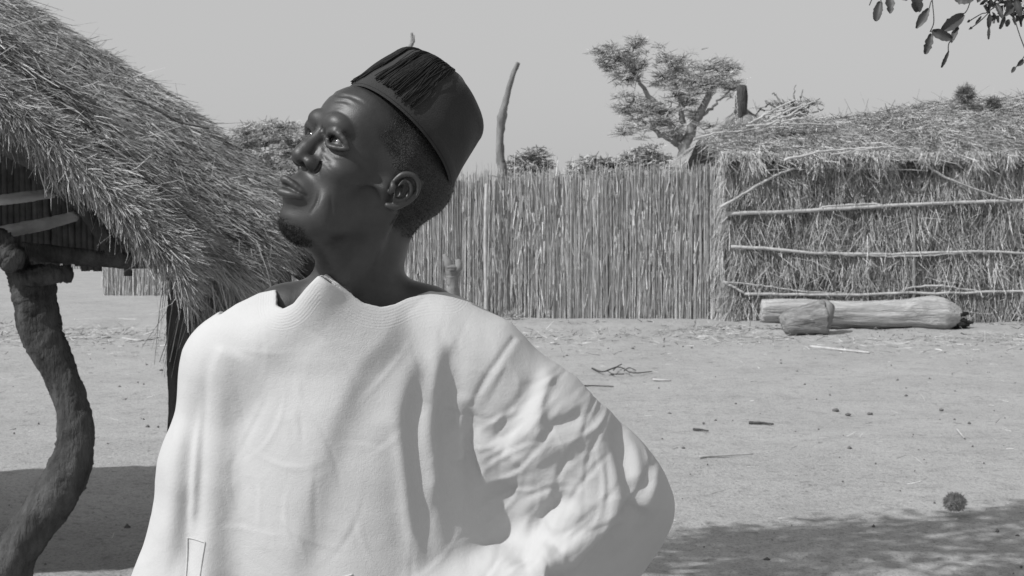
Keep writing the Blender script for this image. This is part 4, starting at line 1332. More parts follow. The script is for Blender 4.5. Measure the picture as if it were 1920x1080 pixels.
    p = c + g.normal(0, 1, (n, 3)) * [.07, .12, .05]
    d = np.stack([g.normal(0, .16, n) + .08, g.normal(0, .15, n), -1 * np.ones(n)], 1)
    sets.append(blades(p, unit(d), g.uniform(.12, .42, n), g.uniform(.003, .006, n), .15, g.uniform(.1, .8, n), g=g))
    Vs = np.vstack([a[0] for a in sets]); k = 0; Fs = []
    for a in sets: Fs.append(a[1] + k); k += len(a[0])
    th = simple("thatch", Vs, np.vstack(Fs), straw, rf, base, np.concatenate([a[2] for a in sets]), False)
    th["kind"] = "stuff"
    # added mat closing the far gable, coloured dark to stand for deep shade
    gm = []
    for k in range(150):
        x_ = -1.2 - k * .03; zt_ = float(top(min(1, max(0, (x_ - EX) / (RX - EX))), 1)[2]) - .1 if x_ > RX else float(top(min(1, max(0, (2 * RX - x_ - EX) / (RX - EX))), 1)[2]) - .1
        gm.append(tube([[x_, Y1 - .15, 1.22 + g.uniform(-.03, .05)], [x_ + g.normal(0, .01), Y1 - .15, max(1.4, zt_)]], .022, 4, caps=False))
    v, f = merge(gm); o = simple("gable_shade_mat", v, f, shade_base, root, base, g.uniform(.3, 1, len(v)), False); o["kind"] = "stuff"
    # crooked trunk carrying the near side
    def trunk(name, pts, rad, mat, seed, rough=.07, sides=14, n=40, par=root):
        c = spline(pts, n); r = np.interp(np.linspace(0, 1, n), np.linspace(0, 1, len(rad)), rad)
        v, f = tube(c, r, sides, seed, rough)
        if sides > 12:
            N_ = vnormals(v, f); k_ = np.arange(len(v))
            a_ = (k_ % sides) * 2 * np.pi / sides; h_ = v[:, 2]
            v = v + N_ * (.009 * fbm2(np.cos(a_) * 2.5 + np.sin(a_) * 1.7, h_ * 5, seed, 3) + .004 * (1 - np.abs(fbm2(a_ * 4, h_ * 9, seed + 1, 2))))[:, None]
        return simple(name, v, f, mat, par, base)
    YT = 5.25
    tr = trunk("crooked_post", [P(58, 515, YT), P(66, 560, YT), P(78, 622, YT), P(108, 692, YT), P(134, 762, YT), P(141, 834, YT - .02), P(116, 905, YT - .04), P(72, 970, YT - .05), P(30, 1040, YT - .05), P(8, 1110, YT), P(0, 1175, YT)],
               [.082, .076, .074, .060, .056, .066, .078, .074, .072, .088, .12], bark, 1, .05, 36, 160)
    trunk("branch_stub", [P(60, 560, YT), P(40, 520, YT - .02), P(24, 470, YT - .05)], [.05, .05, .045], bark, 2)
    trunk("corner_post", [P(345, 455, 5.5), P(343, 540, 5.5), P(337, 640, 5.5), P(338, 760, 5.5), P(334, 900, 5.5), P(330, 1125, 5.5)], [.066, .060, .050, .046, .050, .06], bark, 3, .05, 16, 60)
    trunk("far_post", [P(520, 420, 6.9), P(522, 520, 6.9), [P(520, 0, 6.9)[0], 6.9, -.05]], [.06, .055, .06], bark, 4)
    trunk("beam", [P(-120, 462, 5.35), P(20, 468, 5.35), P(120, 478, 5.35), P(220, 486, 5.37), P(312, 490, 5.4)], [.030, .030, .028, .027, .022], bark, 6)
    trunk("long_beam", [[-1.22, 5.3, 1.24], [-1.2, 6.3, 1.25], [-1.15, 7.0, 1.26]], [.035, .035, .035], bark, 7)
    trunk("wood_block", [P(36, 520, 5.2), P(84, 516, 5.18), P(131, 512, 5.2)], [.036, .034, .028], bark, 8, .15)
    trunk("forked_end", [P(-40, 440, 5.15), P(5, 468, 5.12), P(30, 492, 5.1)], [.05, .055, .045], bark, 9, .16, 16, 30)
    trunk("rafter", [P(-60, 384, 5.6), P(10, 374, 5.6), P(98, 362, 5.7)], [.016, .017, .014], pole_m, 10)
    trunk("rafter", [P(-60, 450, 5.4), P(8, 434, 5.4), P(80, 420, 5.45), P(140, 405, 5.5)], [.022, .022, .020, .016], pole_m, 11)
    trunk("rafter", [P(215, 470, 5.2), P(195, 440, 5.25), P(150, 380, 5.3), P(60, 320, 5.35)], [.030, .032, .028, .02], bark, 12)
    for k in range(6):
        y = 5.75 + k * .25
        e = top(.0, (y - Y0) / (Y1 - Y0)); r_ = top(.99, (y - Y0) / (Y1 - Y0))
        trunk("rafter", [e + [-.05, 0, -.22], (e + r_) / 2 + [0, 0, -.22], r_ + [0, 0, -.22]], [.022, .025, .02], bark, 13 + k, n=12, sides=8)
    for x_, y_ in ((-4.6, 5.4), (-4.6, 6.9), (-2.9, 6.95)):
        trunk("rear_post", [[x_, y_, -.05], [x_ + .05, y_, .9], [x_, y_, 1.85]], [.07, .06, .05], bark, 30 + int(y_), n=12)
    # stray twig on the roof
    trunk("stray_twig", [P(232, 176, 5.9), P(285, 200, 5.9), P(335, 228, 5.9), P(392, 241, 5.9)], [.006, .006, .005, .003], bark, 40, .02, 6, 24)
    trunk("stray_twig", [P(285, 232, 5.6), P(320, 262, 5.6), P(345, 292, 5.6)], [.004, .004, .003], pole_m, 41, .02, 5, 12)
    return root
shelter()

# ================================================================== TREES, POLES
def foliage_tree(name, Y, base_px, limbs, clumps, label, cat, n_per=900, leaf=(.10, .22), wd=(.012, .03), flat=.6, horiz=.35, seed=0, mat=None, group=None, twigs=6, zbase=0.0):
    """trunk and limbs as tapered tubes, crown as small leaf sprays in irregular clumps. limbs: list of (pts px, r0, r1)"""
    g = np.random.default_rng(seed)
    b = P(base_px, 430, Y); b[2] = zbase
    root = empty(name, list(b), label, cat, group)
    base = list(b)
    tubes = []
    for pts, r0, r1 in limbs:
        w3 = np.array([P(q[0], q[1], Y + (q[2] if len(q) > 2 else 0)) for q in pts])
        c = spline(w3, 18); c += g.normal(0, .02, c.shape)
        tubes.append(tube(c, np.linspace(r0, r1, 18), 8, seed, .08))
    tr = merge(tubes[:1]); simple("trunk", tr[0], tr[1], post_grey if mat is None else mat, root, base)
    for tb in tubes[1:]:
        simple("limb", tb[0], tb[1], post_grey if mat is None else mat, root, base)
    sets = []; tw = []
    for (cx, cy, r, *rest) in clumps:
        dy = rest[0] if rest else g.normal(0, .6)
        ry = (rest[1] if len(rest) > 1 else r * flat) * 1.35
        dens = rest[2] if len(rest) > 2 else 1.0
        S = Y / FPX
        c = P(cx, cy, Y + dy)
        n = int(n_per * dens * .46)
        m = max(3, n // 26)
        sub = unit(g.normal(size=(m, 3))) * (g.uniform(.1, 1.35, m) ** .75)[:, None] * np.array([r * S, r * S, ry * S]) + c
        k = g.integers(0, m, n)
        off = g.normal(0, 1, (n, 3)) * np.array([.50, .40, .16]) * r * S * .42
        p = sub[k] + off
        out = np.sign(p[:, 0] - c[0]) * .5
        d = np.stack([out + g.normal(0, 1, n), g.normal(0, .9, n), g.normal(.1, horiz, n)], 1)
        sets.append(blades(p, unit(d), g.uniform(*leaf, n), g.uniform(*wd, n), .3, np.clip(g.normal(.4, .2, n) + .15 * (p[:, 2] - c[2]) / (ry * S), 0, 1) if False else np.clip(g.normal(.42, .22, n), 0, 1), segs=1, g=g))
        for q in range(min(twigs, m)):
            tw.append(tube([c + g.normal(0, .05, 3), (c + sub[q]) / 2 + g.normal(0, .04, 3), sub[q]], [.02, .014, .006], 4, 0, 0, False))
    Vs = np.vstack([a[0] for a in sets]); k = 0; Fs = []
    for a in sets: Fs.append(a[1] + k); k += len(a[0])
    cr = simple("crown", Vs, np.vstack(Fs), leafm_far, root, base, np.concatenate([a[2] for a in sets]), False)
    if tw:
        v, f = merge(tw); simple("twigs", v, f, bark, root, base)["kind"] = "stuff"
    return root

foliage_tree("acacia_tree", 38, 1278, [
    ([(1262, 560), (1268, 400), (1278, 320), (1286, 275), (1302, 232), (1330, 180), (1352, 150)], .26, .05),
    ([(1284, 280), (1262, 262), (1236, 250), (1205, 228)], .13, .03),
    ([(1276, 262), (1250, 222), (1226, 190), (1202, 158), (1180, 118)], .11, .03),
    ([(1280, 232), (1276, 190), (1264, 150)], .09, .03),
    ([(1300, 232), (1330, 205), (1370, 168)], .06, .02)],
    [(1160, 112, 34, 0, 24), (1182, 100, 26, 0, 18), (1148, 100, 26, 0, 12), (1195, 132, 22, 0, 18), (1195, 82, 14, 0, 9, .5), (1140, 122, 18, 0, 9, .6), (1175, 150, 20, 0, 10, .5),
     (1252, 112, 26, 0, 18), (1272, 128, 34, 0, 24), (1246, 145, 28, 0, 18), (1290, 150, 28, 0, 20), (1268, 175, 26, 0, 14, .8),
     (1330, 128, 30, 0, 16), (1352, 148, 30, 0, 18), (1318, 158, 28, 0, 16), (1370, 130, 14, 0, 8, .4), (1372, 165, 20, 0, 12, .6),
     (1188, 192, 34, 0, 14), (1225, 205, 30, 0, 16), (1170, 205, 22, 0, 7, .5), (1255, 212, 24, 0, 16, .8), (1195, 238, 30, 0, 13), (1232, 235, 26, 0, 14, .8), (1170, 246, 18, 0, 6, .4),
     (1268, 245, 22, 0, 14, .7), (1310, 215, 16, 0, 7, .3), (1330, 238, 22, 0, 7, .4), (1290, 195, 20, 0, 10, .5)],
    "spreading thorn tree with feathery crown behind the reed fence, left of the hut", "tree", 1000, (.10, .26), (.010, .026), seed=61)

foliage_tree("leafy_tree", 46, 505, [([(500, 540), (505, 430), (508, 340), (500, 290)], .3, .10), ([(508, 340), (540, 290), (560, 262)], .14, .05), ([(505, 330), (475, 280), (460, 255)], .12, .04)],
    [(495, 245, 34, 0, 14), (535, 240, 34, 0, 14), (465, 248, 26, 0, 10), (565, 262, 30, 0, 18), (500, 272, 36, 0, 16), (545, 280, 30, 0, 16), (455, 275, 26, 0, 12, .7), (470, 300, 30, 0, 12), (520, 310, 36, 0, 16), (440, 290, 22, 0, 10, .6), (580, 300, 30, 0, 20), (450, 320, 40, 0, 20), (550, 330, 40, 0, 20), (530, 360, 44, 0, 22), (575, 370, 44, 0, 22), (555, 395, 40, 0, 20), (500, 345, 36, 0, 16)],
    "flat-topped leafy tree seen just left of the man's face", "tree", 1300, (.10, .24), (.018, .04), seed=62)
foliage_tree("leafy_tree", 52, 375, [([(380, 520), (382, 400), (380, 320), (375, 285)], .28, .08), ([(380, 330), (400, 295)], .12, .05)],
    [(378, 268, 32, 0, 14), (402, 272, 20, 0, 10), (355, 272, 24, 0, 10), (385, 290, 36, 0, 14), (350, 300, 30, 0, 16), (415, 305, 24, 0, 12)],
    "small leafy tree whose top shows over the thatch slope at left", "tree", 1000, (.12, .26), (.02, .045), seed=63)
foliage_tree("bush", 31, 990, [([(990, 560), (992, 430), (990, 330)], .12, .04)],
    [(985, 300, 26, 0, 16), (1008, 298, 22, 0, 16), (965, 312, 20, 0, 14), (1000, 322, 36, 0, 18), (960, 332, 24, 0, 12), (1022, 314, 16, 0, 12, .6)],
    "rounded bush top showing over the fence right of the bare pole", "bush", 800, (.08, .16), (.016, .035), seed=64)
foliage_tree("bush", 33, 1122, [([(1122, 560), (1120, 430), (1122, 340)], .12, .04)],
    [(1105, 312, 24, 0, 12), (1130, 302, 22, 0, 12), (1150, 312, 22, 0, 12), (1090, 325, 24, 0, 10), (1125, 328, 36, 0, 14), (1160, 328, 26, 0, 12)],
    "low bush top over the fence between the pole and the thorn tree", "bush", 700, (.08, .18), (.016, .035), seed=65)
foliage_tree("bush", 34, 1205, [([(1205, 560), (1205, 430), (1205, 330)], .12, .04)],
    [(1195, 290, 26, 0, 12), (1222, 286, 24, 0, 12), (1180, 305, 24, 0, 10), (1210, 312, 36, 0, 14), (1240, 300, 22, 0, 14), (1235, 322, 30, 0, 12), (1170, 300, 14, 0, 5, .4)],
    "dark bush at the foot of the thorn tree, beside the conical roof", "bush", 850, (.08, .18), (.016, .035), seed=66)
foliage_tree("bush", 30, 1480, [([(1480, 560), (1482, 400), (1480, 260), (1482, 205)], .10, .03),
    ([(1480, 225), (1460, 205), (1432, 190)], .03, .01), ([(1482, 215), (1498, 195), (1506, 168)], .03, .01), ([(1480, 222), (1512, 202), (1538, 184)], .03, .01), ([(1480, 222), (1515, 212), (1545, 205)], .03, .01), ([(1478, 215), (1462, 190), (1448, 172)], .03, .01), ([(1482, 210), (1488, 185), (1492, 162)], .02, .008)],
    [(1455, 196, 24, 0, 10, .5), (1520, 194, 24, 0, 10, .5), (1485, 196, 26, 0, 12, .7), (1505, 208, 34, 0, 10, .8), (1430, 205, 22, 0, 14, .4), (1440, 225, 20, 0, 10, .4)],
    "spiky half-bare bush showing behind the left end of the hut roof", "bush", 420, (.06, .16), (.010, .022), seed=67)

def pole(name, pts, rad, Y, label, cat, mat=post_grey, seed=0, n=40):
    b = P(pts[-1][0], 430, Y); b[2] = 0
    w3 = np.vstack([np.array([P(q[0], q[1], Y) for q in pts]), [b + [0, 0, -.05]]])
    v, f = tube(spline(w3, n), np.interp(np.linspace(0, 1, n), np.linspace(0, 1, len(rad)), rad), 10, seed, .16)
    o = simple(name, v, f, mat, None, list(b)); o.location = b
    return tag(o, label, cat)
pole("bare_pole", [(971, 118), (962, 140), (954, 165), (947, 195), (941, 222), (937, 262), (938, 300), (942, 340)], [.035, .045, .047, .048, .055, .085, .062, .065, .07, .08, .08], 23.6, "bare crooked trunk pole rising above the fence right of the cap", "pole", seed=71)
pk = pole("bare_pole", [(772, 62), (773, 80), (768, 100), (770, 200)], [.02, .03, .035, .04, .05, .06], 23.8, "thin pole tip poking up just above the man's cap", "pole", seed=72)
v, f = tube([P(771, 84, 23.8), P(776, 78, 23.75), P(776, 66, 23.75)], [.02, .02, .012], 6, 1, .1); simple("twig_stub", v, f, post_grey, pk, list(pk.location))
fk = pole("forked_stake", [(848, 500), (848, 520), (850, 560)], [.066, .062, .062, .07], 15.0, "short forked stake standing behind the man's shoulder", "stake", seed=73)
for q, (pts, r) in enumerate((([(848, 512), (840, 492), (832, 478)], [.05, .045, .02]), ([(850, 512), (860, 500), (858, 488)], [.05, .05, .03]))):
    v, f = tube(spline([P(a_, c_2, 15.0) for a_, c_2 in pts], 8), np.interp(np.linspace(0, 1, 8), [0, .5, 1], r), 8, q, .1)
    simple("fork_arm", v, f, post_grey, fk, list(fk.location))

# conical roofed hut behind the fence
def cone_hut():
    g = np.random.default_rng(81)
    Yc = 27.5
    apx = P(1392, 200, Yc); R_ = 150 * Yc / FPX * 1.15; zb = P(0, 345, Yc)[2]
    c = np.array([apx[0], Yc, 0])
    root = empty("round_hut", list(c), "round hut behind the fence with a conical thatched roof and bound peak", "hut")
    base = list(c)
    th = np.linspace(0, 2 * np.pi, 48, endpoint=False)
    def ringgrid(rs, zs):
        V = np.stack([np.stack([c[0] + r * np.cos(th), c[1] + r * np.sin(th), z + .02 * np.sin(5 * th + r * 7)], 1) for r, z in zip(rs, zs)])
        m = len(rs); i, j = np.meshgrid(np.arange(m - 1), np.arange(48), indexing='ij'); j2 = (j + 1) % 48
        return V.reshape(-1, 3), np.stack([i * 48 + j, i * 48 + j2, (i + 1) * 48 + j2, (i + 1) * 48 + j], -1).reshape(-1, 4)
    k = np.linspace(0, 1, 14)
    rs = .02 + R_ * k; zs = apx[2] - (apx[2] - zb) * (k * .95 + .05 * k ** 2)
    v, f = ringgrid(rs, zs); rf = simple("roof", v, f, straw_dark, root, base, g.uniform(.5, 1, len(v)), False)
    n = 9000
    kk = g.uniform(0, 1, n) ** .6; a = g.uniform(0, 6.28, n)
    p = np.stack([c[0] + R_ * kk * np.cos(a), c[1] + R_ * kk * np.sin(a), apx[2] - (apx[2] - zb) * kk + .02], 1)
    d = np.stack([np.cos(a), np.sin(a), np.full(n, -.85)], 1) + g.normal(0, .08, (n, 3))
    A = blades(p, unit(d), g.uniform(.15, .5, n), g.uniform(.008, .02, n), .05, g.uniform(0, .8, n), g=g)
    o = simple("thatch", A[0], A[1], straw_grey, rf, base, A[2], False); o["kind"] = "stuff"
    v, f = ringgrid([R_ * .85, R_ * .85], [0, zb + .3]); simple("wall", v, f, straw_dark, root, base, None, False)
    v, f = tube([P(1388, 235, Yc - .2), P(1390, 205, Yc - .2), P(1391, 180, Yc - .2), P(1391, 162, Yc - .2)], [.09, .11, .115, .09], 10, 4, .10)
    simple("bound_peak", v, f, bark, root, base, g.uniform(.5, 1, len(v)))
cone_hut()

# ================================================================== OVERHANGING TREE (top right) and its shade
def overhead():
    g = np.random.default_rng(91)
    tx, ty = 3.6, 4.6
    root = empty("shade_tree", [tx, ty, 0], "broad-leaved tree reaching in at top right with dark hanging leaves, shading the lower right ground", "tree")
    base = [tx, ty, 0]
    v, f = tube(spline([[tx, ty, -.1], [tx - .1, ty, 1.2], [tx - .4, ty + .1, 2.4], [tx - 1.2, ty - .2, 3.3]], 24), np.linspace(.22, .14, 24), 14, 1, .08)
    simple("trunk", v, f, bark, root, base)
    for q, pts in enumerate([[[tx - .5, ty, 2.6], [2.0, 4.3, 3.5], [.4, 4.1, 3.9], [-1.4, 4.0, 4.1], [-2.4, 4.2, 4.0]], [[tx - .8, ty, 3.0], [2.2, 3.6, 3.2], [1.5, 3.3, 2.8], [1.22, 3.25, 2.35], [1.12, 3.22, 2.05]],
                             [[tx - .8, ty, 3.1], [2.2, 5.2, 4.0], [.6, 5.4, 4.3], [-.8, 5.2, 4.4]], [[tx - .3, ty, 2.3], [4.2, 3.6, 3.4], [4.6, 2.6, 4.0]]]):
        v, f = tube(spline(pts, 26), np.linspace(.09, .018 if q != 1 else .008, 26), 8, q, .06)
        simple("limb", v, f, bark, root, base)
    # crown: leaf-sized faces in clumps above the picture
    sets = []
    cl = []
    for X, Yg_, w, h_ in [(.95, 6.55, .26, .10), (1.2, 6.75, .22, .06), (1.1, 6.1, .22, .05), (1.45, 7.0, .26, .12), (1.75, 7.15, .24, .10), (1.6, 6.7, .3, .12), (1.9, 6.7, .3, .14), (2.1, 7.2, .26, .1), (2.25, 6.75, .3, .14),
                          (2.5, 7.1, .3, .14), (2.6, 6.5, .3, .1), (1.3, 6.45, .3, .08), (1.0, 6.25, .26, .05), (2.75, 7.6, .22, .05), (2.5, 7.45, .18, .05), (2.9, 6.9, .4, .2), (3.2, 7.4, .4, .2), (1.5, 5.55, .22, .08), (1.95, 5.85, .30, .10), (2.3, 5.75, .3, .12), (2.6, 5.9, .3, .1),
                          (.75, 6.7, .22, .06), (.6, 6.35, .25, .08), (1.0, 5.5, .2, .05), (3.3, 6.4, .5, .3), (2.1, 6.25, .25, .04), (1.25, 6.95, .16, .03), (.95, 7.0, .14, .03), (2.3, 5.3, .3, .15), (1.7, 5.1, .3, .1), (3.0, 5.6, .5, .3)]:
        h = g.uniform(3.3, 4.2)
        t = h / SUN[2]
        cl.append((X + SUN[0] * t, Yg_ - .38 + SUN[1] * t, h, w, max(h_ * 1.8, .10)))
    for (x, y, z, w, h_) in cl:
        n = 150
        p = np.array([x, y, z]) + g.normal(0, 1, (n, 3)) * [w * .62, h_ * .8, .10]
        d = g.normal(0, 1, (n, 3)) * [1, 1, .5] + [0, 0, -.3]
        sets.append(blades(p, unit(d), g.uniform(.06, .11, n), g.uniform(.03, .05, n), .2, g=g, segs=2))
    for k in range(60):      # the rest of the crown to the right and behind the camera
        c = np.array([g.uniform(2.4, 6.0), g.uniform(.5, 6.5), g.uniform(3.0, 5.2)])
        n = 110
        p = c + g.normal(0, 1, (n, 3)) * [.3, .3, .2]
        sets.append(blades(p, unit(g.normal(0, 1, (n, 3))), g.uniform(.07, .12, n), g.uniform(.03, .05, n), .2, g=g, segs=2))
    # dense sprig in the corner of the picture
    for (a_, b__, r_, n) in [(1895, 8, 16, 26), (1912, 22, 14, 22), (1880, 0, 14, 16), (1862, 6, 8, 7), (1905, -12, 22, 30), (1950, 0, 30, 60), (1850, 10, 8, 6), (1872, 30, 6, 5)]:
        c = P(a_, b__, 3.3)
        p = c + g.normal(0, 1, (n, 3)) * r_ * 3.3 / FPX * .6
        sets.append(blades(p, unit(g.normal(0, 1, (n, 3)) + [0, 0, -.8]), g.uniform(.012, .022, n), g.uniform(.008, .013, n), .3, g=g, segs=2))
    Vs = np.vstack([a[0] for a in sets]); k = 0; Fs = []
    for a in sets: Fs.append(a[1] + k); k += len(a[0])
    o = simple("crown", Vs, np.vstack(Fs), leafm, root, base, np.concatenate([a[2] for a in sets]), False)
    # the hanging leaves one can pick out
    def leaf(x0, y0, x1, y1, w, Y=3.15, tilt=.3):
        a, b = P(x0, y0, Y), P(x1, y1, Y + g.uniform(-.02, .02))
        ax = b - a; L_ = np.linalg.norm(ax); ax /= L_
        side = unit(np.cross(ax, unit(CAM - a))); nrm = np.cross(side, ax)
        side = unit(side + nrm * g.uniform(-tilt, tilt)); nrm = np.cross(side, ax)
        W_ = w * Y / FPX * .5
        m = 12; t = np.linspace(0, 1, m)
        prof = np.sin(np.pi * np.clip(t * .93 + .03, 0, 1)) ** .55 * (1 + .10 * g.normal(size=m))
        V = []
        for i in range(m):
            c = a + ax * L_ * t[i] + nrm * (.10 * L_ * math.sin(t[i] * 2.6))
            for s_2 in (-1, -.5, 0, .5, 1):
                V.append(c + side * W_ * prof[i] * s_2 + nrm * W_ * .45 * abs(s_2))
        V = np.array(V)
        F = [[i * 5 + j, i * 5 + j + 1, (i + 1) * 5 + j + 1, (i + 1) * 5 + j] for i in range(m - 1) for j in range(4)]
        o = simple("leaf", V, F, leafm, root, base, np.full(len(V), g.uniform(.2, .7)))
    for q in [(1651, 3, 1643, 41, 17), (1666, -12, 1668, 27, 17), (1720, -16, 1722, 21, 21), (1741, 16, 1717, 54, 15), (1790, -3, 1826, -2, 22), (1806, 27, 1762, 58, 23), (1748, 57, 1786, 72, 20), (1746, 63, 1734, 102, 15),
              (1796, 50, 1784, 82, 11), (1779, 95, 1765, 126, 7), (1856, 26, 1854, 52, 9), (1855, 50, 1854, 74, 6), (1868, 8, 1880, 36, 10), (1884, 30, 1874, 54, 8), (1892, 36, 1888, 50, 9), (1919, 112, 1906, 124, 9), (1903, 126, 1896, 138, 7),
              (1840, 30, 1829, 45, 5), (1822, 52, 1816, 56, 5), (1818, 38, 1812, 42, 5), (1686, -8, 1702, 1, 8), (1838, -5, 1832, 6, 8), (1905, 0, 1915, 30, 14), (1888, 2, 1899, 26, 13), (1900, 12, 1880, 32, 12)]:
        leaf(*q)
    tw = []
    for pts in [[(1960, -60), (1880, -30), (1800, -40), (1720, -30), (1650, -20), (1630, 10)], [(1800, -40), (1752, -5), (1742, 16)], [(1748, 0), (1751, 40), (1744, 60)], [(1830, -30), (1815, 15), (1806, 27)], [(1744, 58), (1760, 60)],
                [(1900, -20), (1856, 20), (1840, 26), (1815, 41)], [(1856, 20), (1856, 30)], [(1856, 22), (1835, 42), (1817, 55)], [(1787, 70), (1779, 82), (1778, 96)], [(1925, 100), (1910, 120), (1897, 134)], [(1650, -20), (1652, 4)], [(1680, -24), (1668, -10)], [(1725, -30), (1720, -14)], [(1880, -25), (1872, 12)], [(1880, -20), (1895, 10), (1910, 60), (1925, 100)]]:
        tw.append(tube(spline([P(a_, b__, 3.16) for a_, b__ in pts], 12), .0012, 5, caps=False))
    for v, f in tw: simple("twig", v, f, bark, root, base)
overhead()

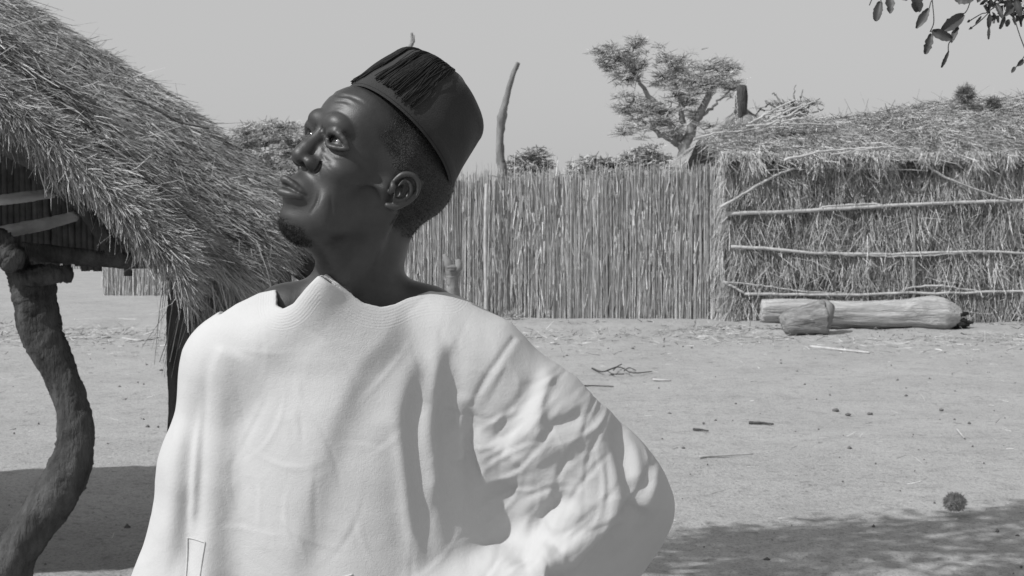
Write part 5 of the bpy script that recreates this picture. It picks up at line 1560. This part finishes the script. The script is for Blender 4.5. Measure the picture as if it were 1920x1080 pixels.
# ================================================================== LITTER
def litter():
    g = np.random.default_rng(101)
    def gz(x, y):
        return .010 * fbm2(x * 1.7, y * 1.7, 3, 4) + .010 * fbm2(x * .35, y * .35, 4, 3) + .006
    sets = []
    # chaff: dense along the fence, sparse in the open
    n = 26000
    y = np.where(g.random(n) < .75, 20.8 - np.abs(g.normal(0, 1.9, n)), g.uniform(5, 21, n)); x = g.uniform(-8, 9, n)
    cl = fbm2(x * .9, y * 1.3, 102, 4); kp = g.random(n) < np.clip(.45 + .6 * cl, .04, 1)
    x, y, cl = x[kp], y[kp], cl[kp]; n = len(x)
    p = np.stack([x, y, gz(x, y) + g.uniform(0, .03, n) * (y > 17)], 1)
    d = np.stack([g.normal(0, 1, n), g.normal(0, 1, n), g.normal(.03, .10, n)], 1)
    sets.append(blades(p, unit(d), g.uniform(.03, .20, n) * np.where(y < 16, .45, 1), g.uniform(.004, .011, n) * np.where(y < 16, .55, 1), .2, np.clip(g.normal(.45, .3, n), 0, 1), g=g))
    n2 = 9000
    y2 = 21.2 - np.abs(g.normal(0, 1.5, n2)); x2 = g.uniform(-8, 9, n2)
    c2 = fbm2(x2 * 1.6, y2 * 2.2, 104, 3); kp = g.random(n2) < np.clip(.2 + .9 * c2, 0, 1); x2, y2 = x2[kp], y2[kp]; n2 = len(x2)
    p2 = np.stack([x2, y2, gz(x2, y2) + g.uniform(0, .05, n2)], 1)
    B = blades(p2, unit(g.normal(0, 1, (n2, 3)) * [1, 1, .35]), g.uniform(.02, .12, n2), g.uniform(.008, .02, n2), .3, g=g)
    ob = simple("old_litter", B[0], B[1], straw_dark, None, None, B[2], False)
    tag(ob, "dark rotted straw crumbs heaped along the foot of the fence", "litter", kind="stuff")
    Vs, Fs, T = sets[0]
    o = simple("straw_litter", Vs, Fs, straw_grey, None, None, T, False)
    tag(o, "loose chaff and straw bits strewn over the ground, thickest along the fence", "litter", kind="stuff")
    # clods and droppings
    n = 1500
    y = 5 + 16 * g.uniform(0, 1, n) ** 1.3; x = g.uniform(-7, 9, n)
    r = np.clip(g.exponential(.0045, n), .002, .016) * (1 + .5 * (y > 12))
    oc = np.array([[1, 0, 0], [0, 1, 0], [-1, 0, 0], [0, -1, 0], [0, 0, 1], [0, 0, -1.]])
    V = np.stack([x, y, gz(x, y)], 1)[:, None] + oc[None] * r[:, None, None] * g.uniform(.6, 1.3, (n, 6, 1))
    Fo = np.array([[0, 1, 4], [1, 2, 4], [2, 3, 4], [3, 0, 4], [1, 0, 5], [2, 1, 5], [3, 2, 5], [0, 3, 5]])
    F = (np.arange(n) * 6)[:, None, None] + Fo[None]
    clod = material("clod", .13, .4, 40, rough=.95, bump=0)
    o = simple("clods", V.reshape(-1, 3), F.reshape(-1, 3), clod, None, None, None, True)
    tag(o, "small dark clods and droppings dotted over the sand", "litter", kind="stuff")
    def stick(name, pts, r, mat, label, cat="stick", group=None, seed=0):
        w3 = np.array([G(a_, b__) + [0, 0, .012 + (q[0] if q else 0)] for a_, b__, *q in pts])
        w3[:, 2] += gz(w3[:, 0], w3[:, 1]) - .004
        b = w3.mean(0)
        v, f = tube(spline(w3, 14), np.linspace(r, r * .6, 14), 6, seed, .12)
        o = simple(name, v, f, mat, None, list(b)); o.location = b
        return tag(o, label, cat, group)
    stick("dry_stick", [(1312, 860), (1360, 857), (1412, 855)], .008, pole_m, "pale straight stalk lying on the sand right of the man's sleeve")
    stick("dry_stick", [(1405, 798), (1430, 799), (1450, 801)], .012, bark, "short dark stick on the open sand, right of centre")
    stick("dry_stick", [(1795, 808), (1801, 816), (1808, 824)], .008, pole_m, "tiny white sliver of stalk on the sand near the right edge")
    stick("dry_stick", [(1520, 652), (1575, 658), (1630, 664)], .020, pole_m, "long pale stalk on the ground below the stump")
    stick("dry_stick", [(1300, 811), (1315, 812), (1328, 814)], .010, bark, "faint dark twig on the sand left of the short dark stick")
    stick("dry_stick", [(1225, 715), (1240, 716), (1258, 716)], .012, pole_m, "small pale straw piece right of the curled twig")
    stick("dry_stick", [(1075, 729), (1110, 728), (1150, 729)], .008, bark, "thin dark stalk on the sand just off the man's shoulder")
    stick("dry_stick", [(140, 602), (200, 600), (262, 602)], .022, pole_m, "pale stick on the ground behind the crooked post")
    stick("dry_stick", [(120, 633), (160, 634), (205, 633)], .018, pole_m, "pale straw streak on the ground right of the crooked post")
    stick("dry_stick", [(230, 636), (262, 640), (300, 634)], .016, pole_m, "short pale straw beside the corner post")
    t = stick("curled_twig", [(1110, 693), (1130, 704, .02), (1160, 700, .05), (1185, 706, .02), (1222, 699)], .008, bark, "dark curled twig lying on the sand between man and fence", "twig")
    for q, pts in enumerate([[(1150, 702), (1158, 694), (1166, 690)], [(1170, 703), (1180, 697), (1192, 702)], [(1140, 704), (1150, 709), (1170, 709)]]):
        w3 = np.array([G(a_, b__) + [0, 0, .04] for a_, b__ in pts]); v, f = tube(spline(w3, 8), .005, 5, q, .1)
        simple("side_twig", v, f, bark, t, list(t.location))
    for q, (a_, b__, r, lb) in enumerate([(1567, 773, .020, "dark dropping on the sand, leftmost of a small group"), (1590, 780, .017, "dark dropping just right of the leftmost one"), (1631, 779, .017, "dark dropping, rightmost of the close group"), (1765, 772, .014, "dark dropping lying apart near the right edge")]):
        c = G(a_, b__); c[2] = gz(c[0], c[1]) + r * .4
        v, f = uvball(c, [r * 1.3, r, r * .7], np.eye(3), 12, 8)
        v = v + (np.random.default_rng(q).normal(0, r * .10, v.shape))
        o = simple("dropping", v, f, clod, None, list(c)); o.location = c; tag(o, lb, "dropping", "droppings on the sand")
    c = G(1790, 968); c[2] = .07
    tuft("dry_burr", c, .056, 2600, "round dry bristly weed ball on the sand at the edge of the tree's shade", "weed", pole_m, (.008, .02), (.003, .006), 5, .8)
    v, f = uvball(c, [.046, .044, .038], np.eye(3), 20, 12)
    v = v + .005 * np.random.default_rng(4).normal(0, 1, v.shape)
    bb = bpy.data.objects['dry_burr']
    simple('burr_core', v, f, pole_m, bb, list(c))
    c = G(962, 603); c[2] = .08
    tuft("weed_clump", c, .16, 240, "small dark weed clump on the ground beyond the man's shoulder", "weed", leafm_far, (.04, .1), (.006, .012), 6, .5)
litter()
